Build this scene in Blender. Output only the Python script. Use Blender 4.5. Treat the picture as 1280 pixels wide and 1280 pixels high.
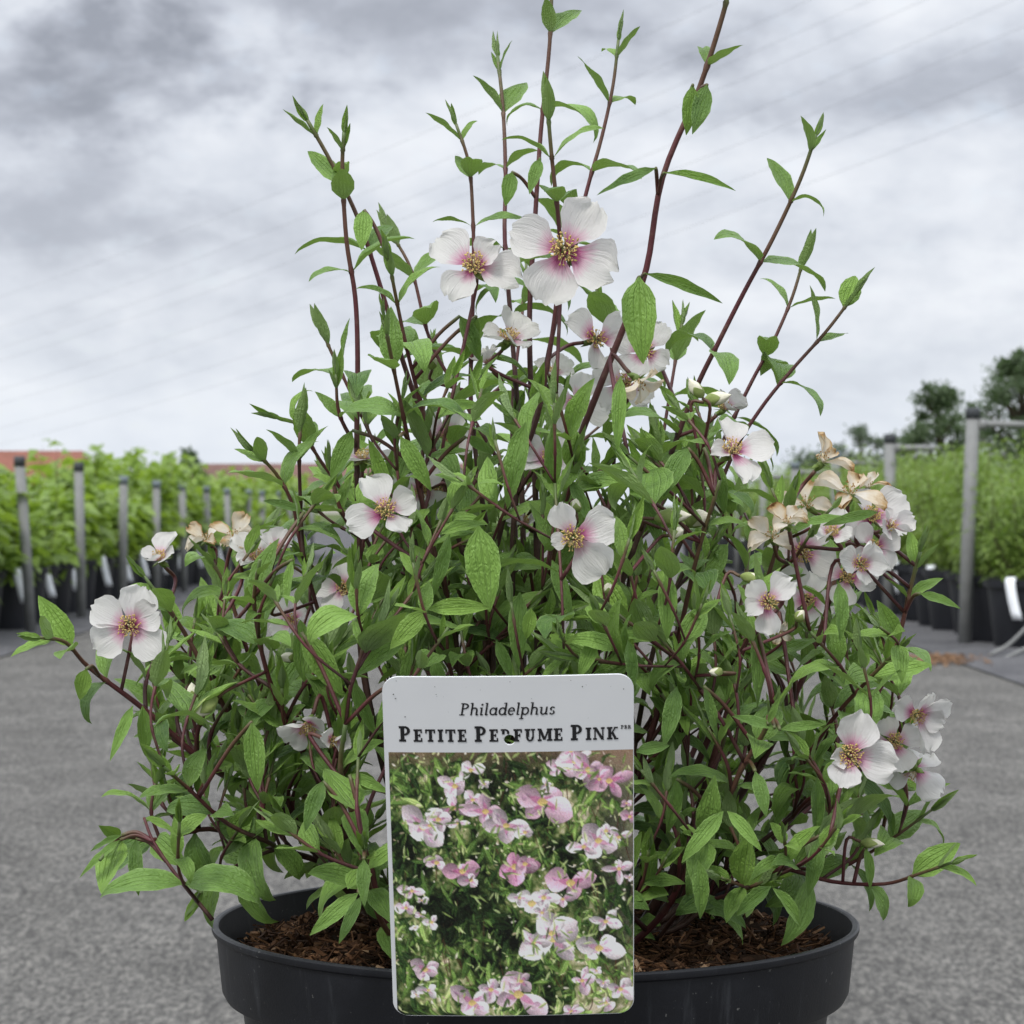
import bpy, bmesh, math, random
import numpy as np
from mathutils import Vector, Matrix

# ------------------------------------------------------------------ camera, sky, sun, exposure
SC = bpy.context.scene
for o in list(bpy.data.objects):
    bpy.data.objects.remove(o, do_unlink=True)
COL = SC.collection
R = math.radians
F, CX, CY, CAMH = 3300.0, 640.0, 632.0, 0.70      # focal length in photo pixels, principal column, horizon row, eye height

cam_d = bpy.data.cameras.new('camera')
cam = bpy.data.objects.new('camera', cam_d); COL.objects.link(cam)
cam.location = (0, 0, CAMH); cam.rotation_euler = (R(90), 0, 0)
cam_d.sensor_width = 36; cam_d.lens = F / 1280 * 36
cam_d.shift_y = -(640 - CY) / 1280
cam_d.clip_start = 0.02; cam_d.clip_end = 3000
cam_d.dof.use_dof = True; cam_d.dof.focus_distance = 0.745; cam_d.dof.aperture_fstop = 62
SC.camera = cam
SC.cycles.max_bounces = 6; SC.cycles.diffuse_bounces = 3; SC.cycles.glossy_bounces = 2; SC.cycles.transmission_bounces = 3
SC.render.resolution_x = SC.render.resolution_y = 1024
SC.view_settings.view_transform = 'Standard'; SC.view_settings.look = 'None'
SC.view_settings.exposure = 0.54; SC.view_settings.gamma = 1.0; SC.view_settings.use_curve_mapping = False

SUN_EL, SUN_AZ = R(50), R(203)                      # azimuth clockwise from +Y (the viewing direction)
W = bpy.data.worlds.new('World'); SC.world = W; W.use_nodes = True
class NT:
    """small wrapper for building node trees"""
    def __init__(s, tree): s.t = tree; tree.nodes.clear()
    def n(s, kind, **kw):
        nd = s.t.nodes.new(kind)
        for k, v in kw.items():
            if k.startswith('i_'):
                key = k[2:]; key = int(key) if key.isdigit() else key.replace('_', ' ')
                s.set(nd, key, v)
            else: setattr(nd, k, v)
        return nd
    def set(s, nd, key, v):
        sock = nd.inputs[key]
        if isinstance(v, bpy.types.NodeSocket): s.t.links.new(v, sock)
        elif isinstance(v, bpy.types.Node): s.t.links.new(v.outputs[0], sock)
        else: sock.default_value = v
    def math(s, op, a, b=0.0, c=None, clamp=False):
        nd = s.t.nodes.new('ShaderNodeMath'); nd.operation = op; nd.use_clamp = clamp
        s.set(nd, 0, a); s.set(nd, 1, b)
        if c is not None: s.set(nd, 2, c)
        return nd.outputs[0]
    def mix(s, f, a, b, blend='MIX'):
        nd = s.t.nodes.new('ShaderNodeMix'); nd.data_type = 'RGBA'; nd.blend_type = blend
        s.set(nd, 0, f); s.set(nd, 6, a); s.set(nd, 7, b)
        return nd.outputs[2]
    def noise(s, vec, scale, detail=3, rough=.55, dist=0.0):
        nd = s.t.nodes.new('ShaderNodeTexNoise')
        if vec is not None: s.set(nd, 'Vector', vec)
        s.set(nd, 'Scale', scale); s.set(nd, 'Detail', detail); s.set(nd, 'Roughness', rough); s.set(nd, 'Distortion', dist)
        return nd.outputs[0]
    def ramp(s, f, stops, interp='LINEAR'):
        nd = s.t.nodes.new('ShaderNodeValToRGB'); s.set(nd, 0, f); cr = nd.color_ramp; cr.interpolation = interp
        while len(cr.elements) < len(stops): cr.elements.new(0.5)
        for e, (p, c) in zip(cr.elements, stops):
            e.position = p; e.color = tuple(c) + (1,) if len(c) == 3 else c
        return nd.outputs[0]
    def smooth(s, x, a, b):
        nd = s.t.nodes.new('ShaderNodeMapRange'); nd.interpolation_type = 'SMOOTHSTEP'
        s.set(nd, 0, x); s.set(nd, 1, a); s.set(nd, 2, b)
        return nd.outputs[0]

def build_world():
    k = NT(W.node_tree)
    out = k.n('ShaderNodeOutputWorld')
    sky = k.n('ShaderNodeTexSky', sky_type='NISHITA', sun_disc=False)
    sky.sun_elevation = SUN_EL; sky.sun_rotation = SUN_AZ
    bg_sky = k.n('ShaderNodeBackground', i_Color=sky.outputs[0], i_Strength=0.10)
    tc = k.n('ShaderNodeTexCoord')
    sep = k.n('ShaderNodeSeparateXYZ', i_0=tc.outputs['Generated'])
    x, y, z = sep.outputs
    zc = k.math('MAXIMUM', z, 0.0)
    den = k.math('ADD', zc, 0.48)
    cv = k.n('ShaderNodeCombineXYZ', i_0=k.math('DIVIDE', x, den), i_1=k.math('DIVIDE', y, den), i_2=0.0)
    vec = k.n('ShaderNodeVectorMath', operation='ADD', i_0=cv.outputs[0], i_1=(3.7, 1.9, 0)).outputs[0]
    big = k.noise(vec, 3.4, 4, .5, .25)
    mid = k.noise(vec, 10.0, 5, .55, .2)
    fine = k.noise(vec, 27.0, 5, .58, .1)
    d = k.math('ADD', k.math('MULTIPLY', big, .50), k.math('ADD', k.math('MULTIPLY', mid, .37), k.math('MULTIPLY', fine, .13)))
    # heavier cloud masses of this sky, by direction, edges broken by the noise
    wob = k.math('ADD', k.math('MULTIPLY', k.math('SUBTRACT', mid, .5), 2.6), k.math('MULTIPLY', k.math('SUBTRACT', fine, .5), .8))
    def mass(az, el, sa, se, amount, soft=1.9):
        a = k.math('DIVIDE', k.math('SUBTRACT', x, az), sa)
        e = k.math('DIVIDE', k.math('SUBTRACT', z, el), se)
        r = k.math('ADD', k.math('ADD', k.math('MULTIPLY', a, a), k.math('MULTIPLY', e, e)), wob)
        front = k.smooth(y, 0.0, 0.4)
        return k.math('MULTIPLY', k.math('MULTIPLY', k.math('SUBTRACT', 1.0, k.smooth(r, 0.0, soft)), amount), front)
    dark = k.math('ADD', mass(-.165, .160, .090, .024, .42, 1.8), mass(-.06, .170, .11, .022, .30, 2.2))
    dark = k.math('ADD', dark, mass(.12, .160, .11, .018, .22, 2.2))
    dark = k.math('ADD', dark, mass(-.165, .108, .055, .014, .17, 2.2))
    dark = k.math('ADD', dark, mass(.165, .108, .06, .012, .14, 2.2))
    dark = k.math('ADD', dark, mass(.07, .118, .04, .010, .12, 2.2))
    val = k.math('SUBTRACT', k.math('ADD', k.math('MULTIPLY', k.smooth(d, .36, .64), .55), .36), dark)
    col = k.ramp(val, [(0.0, (.24, .255, .295)), (.25, (.36, .38, .43)), (.5, (.49, .515, .565)), (.75, (.58, .60, .64)), (1.0, (.665, .68, .705))])
    # low layer by the horizon: even pale blue grey
    low = k.math('SUBTRACT', 1.0, k.smooth(z, .0, .085))
    col = k.mix(k.math('MULTIPLY', low, .65), col, (.53, .575, .64, 1))
    # overcast luminance climbs evenly towards the zenith
    lum = k.math('ADD', 1.0, k.math('MULTIPLY', k.smooth(zc, .20, 1.0), 1.6))
    bg_cl = k.n('ShaderNodeBackground', i_Color=col, i_Strength=lum)
    cover = k.math('SUBTRACT', .97, k.math('MULTIPLY', k.smooth(fine, .55, .75), .10))
    ms = k.n('ShaderNodeMixShader', i_0=cover, i_1=bg_sky.outputs[0], i_2=bg_cl.outputs[0])
    k.set(out, 0, ms.outputs[0])
build_world()
sun_d = bpy.data.lights.new('sun', 'SUN'); sun_d.energy = 1.5; sun_d.angle = R(16); sun_d.color = (1, .965, .91)
sun = bpy.data.objects.new('sun', sun_d); COL.objects.link(sun); sun.location = (-4, -6, 12)
sdir = Vector((math.sin(SUN_AZ) * math.cos(SUN_EL), math.cos(SUN_AZ) * math.cos(SUN_EL), math.sin(SUN_EL)))
sun.rotation_euler = sdir.to_track_quat('Z', 'Y').to_euler()

# ------------------------------------------------------------------ helpers
rng = random.Random(11)
U = rng.uniform
def P(px, py, d):
    """photo pixel + distance along the view -> world point"""
    return Vector(((px - CX) / F * d, d, CAMH - (py - CY) / F * d))
def topx(p):
    return (CX + p.x / p.y * F, CY + (CAMH - p.z) / p.y * F)

def mesh(name, v, f, mats=(), uv=None, smooth=True, mi=None, attrs=None):
    m = bpy.data.meshes.new(name)
    m.from_pydata([tuple(a) for a in v], [], f)
    for mt in mats: m.materials.append(mt)
    if smooth: m.polygons.foreach_set('use_smooth', [True] * len(m.polygons))
    if mi is not None: m.polygons.foreach_set('material_index', mi)
    if uv is not None:
        l = m.uv_layers.new(name='UVMap')
        vi = np.empty(len(m.loops), dtype=np.int32); m.loops.foreach_get('vertex_index', vi)
        l.data.foreach_set('uv', np.asarray(uv, dtype=np.float32)[vi].ravel())
    if attrs:
        for an, av in attrs.items():
            a = m.attributes.new(an, 'FLOAT', 'POINT'); a.data.foreach_set('value', np.asarray(av, dtype=np.float32))
    m.update()
    return m
def ob(name, me, parent=None, mw=None):
    o = bpy.data.objects.new(name, me); COL.objects.link(o)
    if mw is not None: o.matrix_world = mw
    if parent is not None:
        o.parent = parent; o.matrix_parent_inverse = parent_world(parent).inverted()
    return o
def parent_world(p):
    m = p.matrix_basis.copy()
    if p.parent is not None: m = parent_world(p.parent) @ p.matrix_parent_inverse @ m
    return m
def tag(o, label=None, cat=None, group=None, kind=None):
    if label: o['label'] = label
    if cat: o['category'] = cat
    if group: o['group'] = group
    if kind: o['kind'] = kind
    return o
def empty(name, loc, label=None, cat=None, group=None):
    o = bpy.data.objects.new(name, None); COL.objects.link(o); o.location = loc; o.empty_display_size = .05
    return tag(o, label, cat, group)
def copy_tree(src, loc, rz=0, sc=1.0):
    r = src.copy(); COL.objects.link(r); r.location = loc; r.rotation_euler = (0, 0, rz); r.scale = (sc, sc, sc)
    for ch in src.children:
        c = ch.copy(); COL.objects.link(c); c.parent = r
    return r
def nth(i): return ('first second third fourth fifth sixth seventh eighth ninth tenth eleventh twelfth thirteenth fourteenth '
                    'fifteenth sixteenth seventeenth eighteenth nineteenth twentieth').split()[i] if i < 20 else '%d%s' % (i + 1, {1: 'st', 2: 'nd', 3: 'rd'}.get((i + 1) % 10 if (i + 1) // 10 != 1 else 0, 'th'))

class Acc:
    """accumulates vertices / faces / uv of one mesh"""
    def __init__(s): s.v = []; s.f = []; s.uv = []; s.mi = []
    def add(s, v, f, uv=None, mi=0):
        b = len(s.v); s.v += [tuple(a) for a in v]; s.f += [tuple(i + b for i in q) for q in f]
        s.uv += list(uv) if uv is not None else [(0, 0)] * len(v); s.mi += [mi] * len(f)
    def tube(s, pts, rad, n=6, mi=0, cap=True, u0=0.0, u1=1.0):
        pts = [Vector(p) for p in pts]; L = len(pts)
        if not hasattr(rad, '__len__'): rad = [rad] * L
        t0 = (pts[1] - pts[0]).normalized()
        a = t0.orthogonal().normalized(); v = []; uv = []
        for i, p in enumerate(pts):
            t = (pts[min(i + 1, L - 1)] - pts[max(i - 1, 0)])
            t = t.normalized() if t.length > 1e-9 else t0
            a = (a - t * a.dot(t)); a = a.normalized() if a.length > 1e-9 else t.orthogonal().normalized()
            b = t.cross(a)
            for k in range(n):
                th = 2 * math.pi * k / n
                v.append(p + (a * math.cos(th) + b * math.sin(th)) * rad[i]); uv.append((u0 + (u1 - u0) * i / (L - 1), k / n))
        f = [(i * n + k, i * n + (k + 1) % n, (i + 1) * n + (k + 1) % n, (i + 1) * n + k) for i in range(L - 1) for k in range(n)]
        if cap: f += [tuple(range(n - 1, -1, -1)), tuple((L - 1) * n + k for k in range(n))]
        s.add(v, f, uv, mi)
    def box(s, c, sz, rot=None, mi=0):
        v = []
        for dx in (-.5, .5):
            for dy in (-.5, .5):
                for dz in (-.5, .5):
                    q = Vector((dx * sz[0], dy * sz[1], dz * sz[2]))
                    v.append((rot @ q if rot is not None else q) + Vector(c))
        s.add(v, [(0, 1, 3, 2), (4, 6, 7, 5), (0, 4, 5, 1), (2, 3, 7, 6), (0, 2, 6, 4), (1, 5, 7, 3)], None, mi)
    def lathe(s, prof, n=64, mi=0, center=(0, 0)):
        v = []; L = len(prof)
        for r, z in prof:
            for k in range(n):
                th = 2 * math.pi * k / n
                v.append((center[0] + r * math.cos(th), center[1] + r * math.sin(th), z))
        f = [(i * n + k, i * n + (k + 1) % n, (i + 1) * n + (k + 1) % n, (i + 1) * n + k) for i in range(L - 1) for k in range(n)]
        uv = [(k / n, i / (L - 1)) for i in range(L) for k in range(n)]
        s.add(v, f, uv, mi)
    def build(s, name, mats, smooth=True):
        if not isinstance(mats, (list, tuple)): mats = [mats]
        return mesh(name, s.v, s.f, mats, s.uv, smooth, s.mi)

def catmull(pts, per=6):
    pts = [Vector(p) for p in pts]
    q = [pts[0] * 2 - pts[1]] + pts + [pts[-1] * 2 - pts[-2]]
    out = []
    for i in range(1, len(q) - 2):
        p0, p1, p2, p3 = q[i - 1:i + 3]
        for k in range(per):
            t = k / per
            out.append(.5 * ((2 * p1) + (p2 - p0) * t + (2 * p0 - 5 * p1 + 4 * p2 - p3) * t * t + (3 * p1 - p0 - 3 * p2 + p3) * t ** 3))
    out.append(pts[-1])
    return out

# ------------------------------------------------------------------ materials
def mat(name):
    m = bpy.data.materials.new(name); m.use_nodes = True
    k = NT(m.node_tree); out = k.n('ShaderNodeOutputMaterial')
    return m, k, out
def bsdf(k, out, color, rough=.6, spec=.4, normal=None, **kw):
    b = k.n('ShaderNodeBsdfPrincipled')
    k.set(b, 'Base Color', color); k.set(b, 'Roughness', rough); k.set(b, 'Specular IOR Level', spec)
    if normal is not None: k.set(b, 'Normal', normal)
    for a, v in kw.items(): k.set(b, a.replace('_', ' '), v)
    k.set(out, 0, b.outputs[0])
    return b
def bump(k, h, strength=.3, dist=.001):
    return k.n('ShaderNodeBump', i_Height=h, i_Strength=strength, i_Distance=dist).outputs[0]
def c4(c): return (c[0], c[1], c[2], 1)
def simple(name, col, rough=.6, spec=.4, var=.25, scale=40, bstr=.15, bdist=.001, metallic=0.0):
    m, k, out = mat(name)
    tc = k.n('ShaderNodeTexCoord'); v = tc.outputs['Object']
    n = k.noise(v, scale, 4, .6); n2 = k.noise(v, scale * .13, 3, .6)
    f = k.math('ADD', k.math('MULTIPLY', n, .6), k.math('MULTIPLY', n2, .4))
    lo = [x * (1 - var) for x in col]; hi = [min(1, x * (1 + var)) for x in col]
    cc = k.ramp(f, [(.3, lo), (.7, hi)])
    bsdf(k, out, cc, rough, spec, bump(k, n, bstr, bdist), Metallic=metallic)
    return m

def leaf_material(name, hue_lo, hue_hi, under, trans, tmix=.25, veins=True, rough=.5, tip_pale=0.0):
    m, k, out = mat(name)
    uv = k.n('ShaderNodeUVMap').outputs[0]
    s = k.n('ShaderNodeSeparateXYZ', i_0=uv); u, v = s.outputs[0], s.outputs[1]
    oi = k.n('ShaderNodeObjectInfo').outputs['Random']
    at = k.n('ShaderNodeAttribute', attribute_name='rnd').outputs['Fac']
    rnd = k.math('POWER', k.math('FRACT', k.math('ADD', k.math('MULTIPLY', oi, 7.31), at)), 1.35)
    rnd2 = k.math('FRACT', k.math('MULTIPLY', rnd, 13.7))
    col = k.mix(rnd, c4(hue_lo), c4(hue_hi))
    tc = k.n('ShaderNodeTexCoord').outputs['Object']
    geo = k.n('ShaderNodeNewGeometry')
    nz = k.noise(geo.outputs['Position'], 900 if veins else 60, 3, .6)
    nz2 = k.noise(geo.outputs['Position'], 160 if veins else 12, 3, .6)
    col = k.mix(k.math('MULTIPLY', k.math('SUBTRACT', nz2, .35), .9, clamp=True), col, c4([x * 1.2 + .006 for x in hue_hi]))
    nor = None
    if veins:
        a = k.math('ABSOLUTE', k.math('SUBTRACT', k.math('MULTIPLY', v, 2), 1))   # 0 at the midrib, 1 at the margin
        def line(pos, w):
            return k.math('SUBTRACT', 1, k.smooth(k.math('ABSOLUTE', k.math('SUBTRACT', a, pos)), 0, w))
        vein = k.math('MAXIMUM', line(0.0, .07), k.math('MAXIMUM', k.math('MULTIPLY', line(.34, .07), .75), k.math('MULTIPLY', line(.68, .06), .35)))
        wv = k.n('ShaderNodeTexWave', wave_type='BANDS', bands_direction='X')
        k.set(wv, 'Vector', uv); k.set(wv, 'Scale', 2.4); k.set(wv, 'Distortion', 14.0); k.set(wv, 'Detail', 2.0); k.set(wv, 'Detail Scale', 2.5)
        net = k.math('MULTIPLY', wv.outputs[1], .30)
        h = k.math('SUBTRACT', k.math('ADD', net, k.math('MULTIPLY', nz, .35)), vein)
        nor = bump(k, h, .70, .0008)
        col = k.mix(k.math('MULTIPLY', vein, .34), col, c4([x * 1.5 + .03 for x in hue_hi]))
        edge = k.smooth(a, .86, 1.0)
        col = k.mix(k.math('MULTIPLY', edge, .50), col, c4([.25, .37, .13]))
        spot = k.smooth(k.noise(geo.outputs['Position'], 420, 2, .5), .70, .76)
        col = k.mix(k.math('MULTIPLY', spot, k.math('MULTIPLY', k.smooth(rnd2, .6, 1), .6)), col, (.10, .09, .035, 1))
        young = k.n('ShaderNodeAttribute', attribute_type='OBJECT', attribute_name='young').outputs['Fac']
        young2 = k.n('ShaderNodeAttribute', attribute_name='young_v').outputs['Fac']
        col = k.mix(k.math('MULTIPLY', k.math('MAXIMUM', young, young2), .7), col, (.235, .390, .060, 1))
    ucol = k.mix(.25, c4(under), col)
    fcol = k.mix(geo.outputs['Backfacing'], col, ucol)
    b = k.n('ShaderNodeBsdfPrincipled'); k.set(b, 'Base Color', fcol); k.set(b, 'Roughness', rough); k.set(b, 'Specular IOR Level', .35)
    k.set(b, 'Sheen Weight', .05); k.set(b, 'Sheen Roughness', .5)
    if nor is not None: k.set(b, 'Normal', nor)
    t = k.n('ShaderNodeBsdfTranslucent', i_Color=c4(trans))
    k.set(t, 'Color', k.mix(.5, c4(trans), k.mix(.5, col, (.3, .5, .08, 1))))
    ms = k.n('ShaderNodeMixShader', i_0=tmix, i_1=b.outputs[0], i_2=t.outputs[0])
    k.set(out, 0, ms.outputs[0])
    return m

M = {}
M['leaf'] = leaf_material('shrub_leaf', (.036, .090, .018), (.200, .350, .070), (.24, .33, .15), (.26, .44, .05), .22)
M['bg_leaf'] = leaf_material('broad_leaf', (.055, .130, .014), (.240, .335, .034), (.20, .30, .06), (.42, .60, .04), .38, False)
M['fine_leaf'] = leaf_material('fine_leaf', (.060, .150, .016), (.200, .270, .035), (.17, .25, .06), (.30, .45, .05), .34, False)
M['tree_leaf'] = leaf_material('tree_leaf', (.042, .078, .034), (.088, .130, .056), (.07, .10, .05), (.10, .18, .06), .2, False)
M['tree_leaf_far'] = leaf_material('tree_leaf_far', (.060, .088, .058), (.085, .115, .070), (.09, .12, .08), (.12, .18, .08), .2, False)

def stem_material():
    m, k, out = mat('shrub_stem')
    u = k.n('ShaderNodeSeparateXYZ', i_0=k.n('ShaderNodeUVMap').outputs[0]).outputs[0]   # 0 old base .. 1 young tip
    pos = k.n('ShaderNodeNewGeometry').outputs['Position']
    n = k.noise(pos, 260, 4, .6); n2 = k.noise(pos, 60, 2, .5)
    f = k.math('ADD', u, k.math('MULTIPLY', k.math('SUBTRACT', n2, .5), .22))
    col = k.ramp(f, [(.05, (.055, .034, .022)), (.35, (.050, .022, .018)), (.66, (.100, .024, .030)), (.88, (.100, .060, .032)), (1.0, (.100, .150, .050))])
    col = k.mix(k.math('MULTIPLY', k.smooth(n, .5, .75), .45), col, (.16, .10, .07, 1))
    bsdf(k, out, col, .5, .4, bump(k, n, .5, .0006))
    return m
M['stem'] = stem_material()

def petal_material(name, faded):
    m, k, out = mat(name)
    s = k.n('ShaderNodeSeparateXYZ', i_0=k.n('ShaderNodeUVMap').outputs[0]); u, v = s.outputs[0], s.outputs[1]
    pos = k.n('ShaderNodeNewGeometry').outputs['Position']
    oi = k.n('ShaderNodeObjectInfo').outputs['Random']
    vs = k.n('ShaderNodeCombineXYZ', i_0=k.math('MULTIPLY', u, .7), i_1=k.math('MULTIPLY', v, 9.0), i_2=k.math('MULTIPLY', oi, 20))
    streak = k.noise(vs.outputs[0], 3.0, 3, .6)
    blot = k.noise(pos, 250, 3, .6)
    e = k.math('ABSOLUTE', k.math('SUBTRACT', k.math('MULTIPLY', v, 2), 1))
    if not faded:
        f = k.math('ADD', u, k.math('ADD', k.math('MULTIPLY', k.math('SUBTRACT', streak, .5), .30), k.math('MULTIPLY', k.math('SUBTRACT', oi, .5), .14)))
        f = k.math('ADD', f, k.math('MULTIPLY', k.math('MULTIPLY', e, e), .12))
        col = k.ramp(f, [(.09, (.34, .045, .15)), (.20, (.52, .15, .31)), (.34, (.66, .46, .54)), (.50, (.70, .68, .67)), (1.0, (.71, .70, .675))])
    else:
        f = k.math('ADD', k.math('MULTIPLY', k.math('MAXIMUM', u, k.math('MULTIPLY', e, .9)), .9), k.math('MULTIPLY', k.math('SUBTRACT', blot, .5), .75))
        f = k.math('ADD', f, k.math('MULTIPLY', k.math('SUBTRACT', oi, .6), .40))
        col = k.ramp(f, [(.35, (.76, .71, .63)), (.70, (.72, .62, .47)), (.92, (.52, .34, .15)), (1.0, (.22, .11, .04))])
    nor = bump(k, k.math('ADD', streak, k.math('MULTIPLY', blot, .5)), .55, .0010)
    b = k.n('ShaderNodeBsdfPrincipled'); k.set(b, 'Base Color', col); k.set(b, 'Roughness', .55); k.set(b, 'Specular IOR Level', .3); k.set(b, 'Normal', nor)
    t = k.n('ShaderNodeBsdfTranslucent', i_Color=col)
    ms = k.n('ShaderNodeMixShader', i_0=.38, i_1=b.outputs[0], i_2=t.outputs[0])
    k.set(out, 0, ms.outputs[0])
    return m
M['petal'] = petal_material('white_petal', False)
M['petal_faded'] = petal_material('faded_petal', True)
M['anther'] = simple('anther', (.50, .37, .14), .8, .1, .55, 700)
M['filament'] = simple('filament', (.70, .60, .38), .6, .2, .2, 700)
M['anther_brown'] = simple('brown_anther', (.30, .17, .05), .7, .2, .4, 900)
M['sepal'] = simple('sepal', (.13, .19, .045), .55, .3, .3, 500)
M['bud'] = simple('bud', (.66, .68, .50), .55, .3, .12, 300)
M['budgreen'] = simple('bud_green', (.30, .38, .10), .55, .3, .2, 300)

def plastic_pot_material():
    m, k, out = mat('black_pot_plastic')
    tc = k.n('ShaderNodeTexCoord').outputs['Object']
    mp = k.n('ShaderNodeMapping', i_0=tc); mp.inputs['Scale'].default_value = (1, 1, .12)
    streak = k.noise(mp.outputs[0], 160, 4, .6)
    dust = k.noise(tc, 55, 5, .65)
    speck = k.smooth(k.noise(tc, 640, 2, .5), .69, .76)
    gr = k.noise(tc, 1500, 2, .5)
    col = k.mix(k.math('MULTIPLY', k.smooth(dust, .42, .75), .45), (.0075, .0083, .0115, 1), (.020, .0215, .027, 1))
    col = k.mix(k.math('MULTIPLY', k.smooth(streak, .56, .74), .30), col, (.085, .09, .10, 1))
    col = k.mix(k.math('MULTIPLY', speck, k.smooth(dust, .36, .56)), col, (.13, .13, .125, 1))
    bsdf(k, out, col, k.math('ADD', .36, k.math('MULTIPLY', dust, .25)), .36, bump(k, k.math('ADD', gr, streak), .12, .0004))
    return m
M['pot'] = plastic_pot_material()
M['bg_pot'] = simple('nursery_pot_plastic', (.011, .012, .016), .5, .4, .4, 6, .1, .004)
M['soil'] = simple('potting_soil', (.040, .024, .014), .95, .1, .6, 260, 1.0, .003)
def chip_material():
    m, k, out = mat('bark_chip')
    at = k.n('ShaderNodeAttribute', attribute_name='rnd').outputs['Fac']
    pos = k.n('ShaderNodeNewGeometry').outputs['Position']
    n = k.noise(pos, 500, 4, .65)
    col = k.ramp(at, [(0, (.022, .013, .008)), (.40, (.075, .037, .020)), (.72, (.16, .080, .040)), (.90, (.30, .165, .085)), (1, (.44, .30, .19))])
    col = k.mix(k.math('MULTIPLY', n, .5), col, (.03, .017, .010, 1))
    bsdf(k, out, col, .9, .15, bump(k, n, .7, .0008))
    return m
M['chip'] = chip_material()
M['soil_bg'] = simple('peat', (.10, .055, .032), .95, .1, .5, 30, .8, .01)
M['steel'] = simple('galvanised_steel', (.205, .21, .205), .62, .4, .22, 14, .15, .002)
M['cap'] = simple('dark_cap', (.05, .055, .06), .6, .3, .3, 20)
M['bluecap'] = simple('blue_grey_cap', (.15, .18, .20), .6, .3, .3, 20)
M['tagwhite'] = simple('white_plastic_strip', (.80, .83, .86), .45, .4, .08, 30)
M['bark'] = simple('tree_bark', (.07, .055, .04), .9, .2, .4, 8, .6, .02)
M['cable'] = simple('cable', (.25, .26, .28), .6, .3, .1, 3)
M['roof_red'] = simple('red_roof', (.22, .095, .070), .85, .2, .2, 1.2, .4, .05)
M['roof_brown'] = simple('brown_roof', (.150, .088, .075), .85, .2, .2, 1.2, .4, .05)
M['wall'] = simple('pale_wall', (.50, .47, .45), .85, .2, .1, 1.0)
M['trim'] = simple('white_trim', (.70, .70, .68), .6, .3, .05, 2)
M['glass'] = simple('window_glass', (.05, .06, .07), .08, .6, .1, 1, 0)
M['white'] = simple('card_white', (.70, .715, .735), .36, .45, .03, 60, .02)
M['ink'] = simple('black_ink', (.016, .016, .018), .45, .4, .2, 80, 0)
M['crate'] = simple('crate_plastic', (.03, .03, .033), .5, .4, .3, 20)
M['litter'] = simple('dry_leaf_litter', (.20, .12, .07), .9, .1, .4, 60)

def ground_material(name, field=False):
    m, k, out = mat(name)
    tc = k.n('ShaderNodeTexCoord').outputs['Object']
    if field:
        n = k.noise(tc, .5, 5, .6)
        bsdf(k, out, k.ramp(n, [(.3, (.05, .085, .025)), (.7, (.11, .13, .05))]), .95, .1)
        return m
    mg = k.n('ShaderNodeMapping', i_0=tc); mg.inputs['Scale'].default_value = (1, .30, 1)
    g = k.noise(mg.outputs[0], 110, 4, .75)
    g2 = k.noise(mg.outputs[0], 260, 3, .75)
    mp = k.n('ShaderNodeMapping', i_0=tc); mp.inputs['Scale'].default_value = (1.0, .55, 1)
    blot = k.noise(mp.outputs[0], 3.2, 5, .6, .4)
    blot2 = k.noise(mp.outputs[0], 17, 4, .65, .3)
    mp2 = k.n('ShaderNodeMapping', i_0=tc); mp2.inputs['Scale'].default_value = (.25, 1.2, 1)
    wr = k.noise(mp2.outputs[0], 2.4, 5, .6, .6)
    f = k.math('ADD', k.math('MULTIPLY', blot, .50), k.math('ADD', k.math('MULTIPLY', blot2, .34), k.math('MULTIPLY', wr, .16)))
    col = k.ramp(f, [(.36, (.090, .087, .081)), (.50, (.125, .121, .113)), (.64, (.170, .165, .154))])
    grain = k.smooth(k.math('ADD', k.math('MULTIPLY', g, .6), k.math('MULTIPLY', g2, .4)), .38, .62)
    col = k.mix(1.0, col, k.ramp(grain, [(0, (.38, .38, .38)), (.5, (.84, .84, .84)), (1, (1.72, 1.70, 1.64))]), 'MULTIPLY')
    bsdf(k, out, col, .85, .25, bump(k, k.math('ADD', g, g2), .9, .006))
    return m
M['ground'] = ground_material('path_fabric')
M['field'] = ground_material('field', True)
def fabric_dark():
    m, k, out = mat('dark_ground_cover')
    tc = k.n('ShaderNodeTexCoord').outputs['Object']
    n = k.noise(tc, 60, 4, .7); n2 = k.noise(tc, 2.5, 5, .6, .5)
    col = k.ramp(n2, [(.35, (.075, .075, .080)), (.65, (.115, .114, .118))])
    col = k.mix(1.0, col, k.ramp(n, [(.3, (.6, .6, .6)), (.7, (1.4, 1.4, 1.4))]), 'MULTIPLY')
    bsdf(k, out, col, .95, .1, bump(k, n, .5, .006))
    return m
M['fabric'] = fabric_dark()

# ------------------------------------------------------------------ setting: ground
def sheet(name, x0, x1, y0, y1, z, m, nx=1, ny=1, jitter=0.0):
    v = []; f = []
    for j in range(ny + 1):
        for i in range(nx + 1):
            v.append((x0 + (x1 - x0) * i / nx, y0 + (y1 - y0) * j / ny, z + (rng.random() * jitter if 0 < i < nx and 0 < j < ny else 0)))
    for j in range(ny):
        for i in range(nx):
            a = j * (nx + 1) + i; f.append((a, a + 1, a + nx + 2, a + nx + 1))
    return ob(name, mesh(name, v, f, [m]))
tag(sheet('ground', -1500, 1500, -300, 2600, -0.012, M['field']), kind='structure')
tag(sheet('path', -2.35, 1.98, -6, 90, 0.0, M['ground'], 30, 400, .006), kind='structure')
tag(sheet('ground_cover', 1.98, 9, -6, 90, 0.006, M['fabric'], 20, 120, .02), kind='structure')
tag(sheet('ground_cover', -10, -2.35, -6, 90, 0.006, M['fabric'], 20, 120, .02), kind='structure')

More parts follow.
